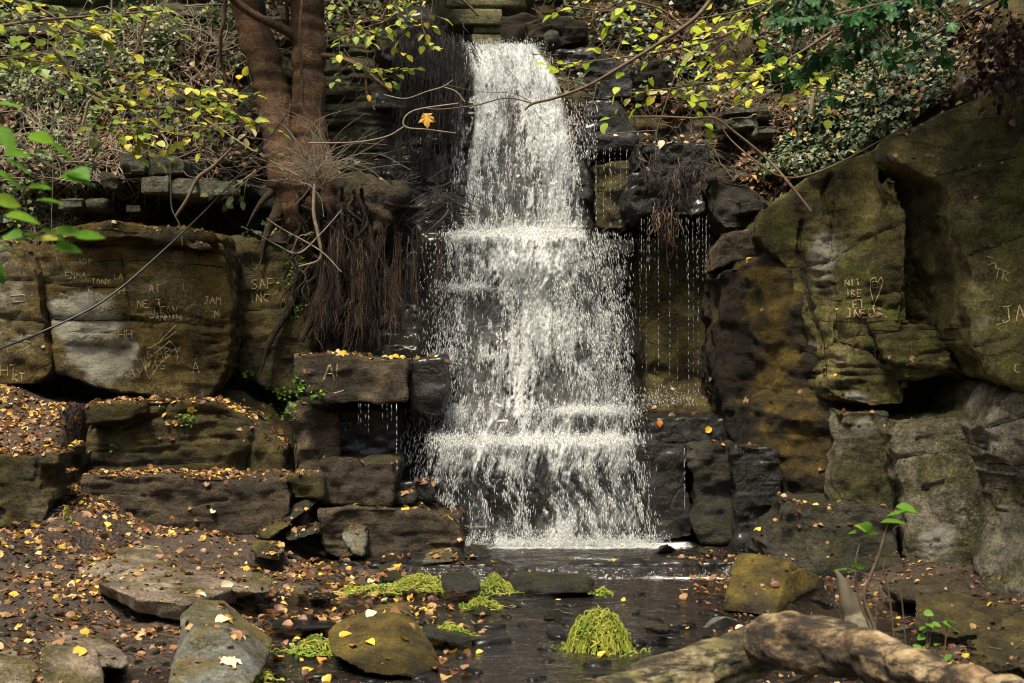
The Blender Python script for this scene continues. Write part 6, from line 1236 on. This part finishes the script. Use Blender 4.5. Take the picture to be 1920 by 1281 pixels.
M['cream'] = simple('cream leaf', (.52, .46, .3), .5, .15, 60, .001)
M['yleaf'] = simple('yellow leaf', (.68, .42, .04), .5, .2, 60, .001); M['oleaf'] = simple('orange leaf', (.5, .16, .02), .5, .3, 60, .001)
for a in [(418, 1165, .10, 'cream', 'large cream leaf lying on the grey top of the pointed boulder'), (432, 1243, .12, 'cream', 'pale lobed leaf low on the pointed grey boulder', MAPLE), (696, 1154, .075, 'cream', 'cream leaf on top of the gold mossed boulder'), (695, 1206, .06, 'yleaf', 'yellow green leaf on the front of the gold mossed boulder'), (662, 1212, .05, 'oleaf', 'orange leaf on the front of the gold mossed boulder'),
          (425, 1098, .08, 'cream', 'pale leaf near the right end of the big flat slab'), (380, 1118, .05, 'cream', 'small pale leaf at the front edge of the big flat slab'), (360, 768, .09, 'yleaf', 'bright yellow lobed leaf under the big carved block', MAPLE), (1332, 736, .05, 'cream', 'pale round leaf on the wet rock behind the drips'), (1262, 732, .05, 'cream', 'pale oval leaf under the falling drips'), (1333, 710, .05, 'cream', 'upper pale leaf on the wet rock behind the drips'), (1328, 806, .07, 'yleaf', 'yellow leaf stuck on the wet upper ledge'), (1237, 795, .06, 'oleaf', 'orange leaf stuck on the wet upper ledge'),
          (140, 785, .06, 'yleaf', 'yellow orange leaf on the edge of the leafy terrace'), (1423, 994, .05, 'yleaf', 'yellow leaf stuck low on the glistening black block'), (1418, 372, .09, 'cream', 'pale leaf on the dark slab above the brown stone'), (1240, 272, .08, 'cream', 'cream leaf on top of the dripping shelf'), (1650, 252, .06, 'yleaf', 'yellow leaf caught on the edge of the overhanging rock'), (1085, 1078, .05, 'yleaf', 'yellow leaf on the flat dark block')]:
    oneleaf(*a)

T = Tubes(); rr = np.random.default_rng(977)
for i in range(420):
    x, y = rr.uniform(-4.2, 3.2), rr.uniform(5.4, 9.8)
    if -1.1 < x < 1.3 and rr.random() < .85: continue
    a = rr.uniform(0, 6.3); L = rr.uniform(.04, .22); pts = []
    for t_ in (0, .35, .7, 1):
        q = (x+math.cos(a)*L*t_, y+math.sin(a)*L*t_); r_ = TOPS.ray_cast(Vector((q[0], q[1], 5)), Vector((0, 0, -1)))
        if r_[0] is None: break
        pts.append((q[0], q[1], max(r_[0].z, -.06)+.008)); a += rr.normal(0, .25)
    if len(pts) == 4 and max(p_[2] for p_ in pts)-min(p_[2] for p_ in pts) < .06: T.add(np.array(pts), rr.uniform(.0012, .0032), 4)
add('twig_litter', T.mesh('twig_litter'), M['twig'], label='short fallen twigs lying on the banks', cat='twigs', kind='stuff', base=False)

# ------------------------------------------------------------------ writing scratched in the rock
FONT = {'A': [[(0, 0), (.5, 1), (1, 0)], [(.2, .4), (.8, .4)]], 'B': [[(0, 0), (0, 1), (.8, .85), (0, .52), (.9, .2), (0, 0)]], 'C': [[(1, .9), (.3, .95), (0, .5), (.3, .05), (1, .1)]], 'D': [[(0, 0), (0, 1), (.8, .7), (.8, .3), (0, 0)]], 'E': [[(1, 1), (0, 1), (0, 0), (1, 0)], [(0, .5), (.8, .5)]], 'F': [[(1, 1), (0, 1), (0, 0)], [(0, .5), (.8, .5)]],
        'G': [[(1, .9), (.3, .95), (0, .5), (.3, .05), (1, .1), (1, .45), (.6, .45)]], 'H': [[(0, 0), (0, 1)], [(1, 0), (1, 1)], [(0, .5), (1, .5)]], 'I': [[(.5, 0), (.5, 1)]], 'J': [[(.2, 1), (1, 1)], [(.7, 1), (.7, .1), (.2, .0), (0, .2)]], 'K': [[(0, 0), (0, 1)], [(.9, 1), (0, .5), (1, 0)]], 'L': [[(0, 1), (0, 0), (.9, 0)]], 'M': [[(0, 0), (.1, 1), (.5, .4), (.9, 1), (1, 0)]],
        'N': [[(0, 0), (0, 1), (1, 0), (1, 1)]], 'O': [[(.5, 1), (0, .5), (.5, 0), (1, .5), (.5, 1)]], 'P': [[(0, 0), (0, 1), (.9, .8), (0, .5)]], 'R': [[(0, 0), (0, 1), (.9, .8), (0, .5), (1, 0)]], 'S': [[(1, .9), (.3, 1), (.1, .7), (.9, .35), (.6, 0), (0, .1)]], 'T': [[(0, 1), (1, 1)], [(.5, 1), (.5, 0)]], 'U': [[(0, 1), (.1, .1), (.9, .1), (1, 1)]], 'V': [[(0, 1), (.5, 0), (1, 1)]],
        'W': [[(0, 1), (.25, 0), (.5, .7), (.75, 0), (1, 1)]], 'Y': [[(0, 1), (.5, .5), (1, 1)], [(.5, .5), (.5, 0)]], 'Z': [[(0, 1), (1, 1), (0, 0), (1, 0)]], '-': [[(0, .5), (1, .5)]], '1': [[(.5, 0), (.5, 1)]]}
def scratch(parent_label, items, strokes, mat='scratch', wpx=2.2):
    par = [o for o in bpy.data.objects if o.get('label') == parent_label][0]; T = Tubes(); rr = np.random.default_rng(len(items)+7)
    lines = list(strokes)
    for (txt, x, y, s_, ang) in items:
        for ch_ in txt:
            for st in FONT.get(ch_, []): lines.append([(x+(a*math.cos(ang)*.62+b*math.sin(ang)*.9)*s_+rr.normal(0, .5), y+(-b*math.cos(ang)+a*math.sin(ang)*.62)*s_+rr.normal(0, .5)) for a, b in st])
            x += math.cos(ang)*s_*.84; y += math.sin(ang)*s_*.84
    for l_ in lines:
        dn = []
        for (a, b), (c_, d_) in zip(l_[:-1], l_[1:]):
            m_ = max(2, int(math.hypot(c_-a, d_-b)/3)); dn += [(a+(c_-a)*t_, b+(d_-b)*t_) for t_ in np.linspace(0, 1, m_, endpoint=False)]
        dn.append(l_[-1]); pts = []
        for x_, y_ in dn:
            h_, _ = hit(AB, x_, y_)
            if h_ is not None and (not pts or abs(h_[1]-pts[-1][1]) < .08): pts.append(np.array(h_)-np.array(Vector(h_)-Vector((0, 0, CH)))/10*.0008)
        if len(pts) > 1: T.add(np.array(pts), np.full(len(pts), wpx/2/F*9.5)*(.6+.8*rr.random(len(pts))), 5)
    add('carved_letters', T.mesh('carved_letters'), M[mat], par)
scratch('big scratched sandstone block covered in carved names, left of the fall',
        [('EMMA', 123, 523, 12, 0), ('ADP', 146, 497, 12, 0), ('TONY', 172, 534, 11, .02), ('T', 160, 560, 22, 0), ('P', 112, 575, 24, 0), ('JAMM', 178, 565, 12, -.05), ('AH', 215, 552, 12, 0), ('AS', 162, 612, 11, 0), ('LNE', 186, 584, 11, 0), ('LEON', 290, 588, 13, 0), ('HANNAH', 281, 602, 12, 0), ('NEXT', 258, 578, 14, -.05), ('JAM', 382, 570, 14, .03), ('N', 402, 596, 14, 0), ('ZA', 175, 650, 18, .1), ('THH', 208, 636, 17, 0), ('SK', 204, 690, 11, 0), ('BABY', 276, 672, 20, .0), ('WAG', 272, 690, 16, .1), ('RAY', 230, 708, 16, .02), ('A', 360, 700, 22, 0), ('AT', 280, 548, 14, 0), ('I', 340, 545, 14, 0), ('LA', 215, 524, 10, 0)],
        [[(262, 665), (280, 712), (296, 688), (330, 652), (318, 640), (292, 662)], [(270, 668), (276, 705)], [(278, 655), (320, 630), (330, 622)], [(300, 640), (330, 610)], [(318, 660), (340, 650)]])
scratch('narrow scratched sandstone slab at the left edge beside the big carved block', [('HT', 2, 705, 20, 0), ('RT', 25, 715, 14, 0), ('LE', 40, 640, 12, .1)], [[(20, 555), (45, 553), (46, 565), (22, 567), (20, 555)], [(35, 658), (52, 652)]])
scratch('dark green rock face scratched with SAF behind the tree roots', [('SAF', 472, 543, 18, -.05), ('I', 486, 556, 10, 0), ('INC', 468, 568, 16, -.03)], [], 'scratchr')
HL = [(1640, 575), (1632, 545), (1633, 525), (1641, 520), (1645, 533), (1652, 519), (1656, 530), (1648, 552), (1637, 575), (1640, 588)]
scratch('big olive overhanging rock face scratched with a heart', [('JI', 1587, 595, 14, 0), ('NEC', 1602, 597, 16, -.08), ('ET', 1600, 578, 14, -.1), ('ED', 1636, 540, 11, 0), ('NIT', 1585, 538, 12, -.1), ('IBE', 1586, 558, 13, -.05)], [HL], 'scratchr')
scratch('tall green stained rock face at the right edge scratched with letters', [('TR', 1862, 522, 20, .25), ('JA', 1880, 606, 30, -.1), ('C', 1902, 700, 18, 0)], [[(1850, 482), (1862, 484)], [(1852, 498), (1866, 492), (1868, 504)], [(1868, 610), (1888, 604)]], 'scratchr')
scratch('jutting wet rock ledge under the hanging roots, dark gap beneath', [('A', 608, 712, 30, .1), ('I', 625, 705, 24, 0)], [[(626, 738), (645, 732)], [(617, 685), (606, 712)]], 'scratchr')
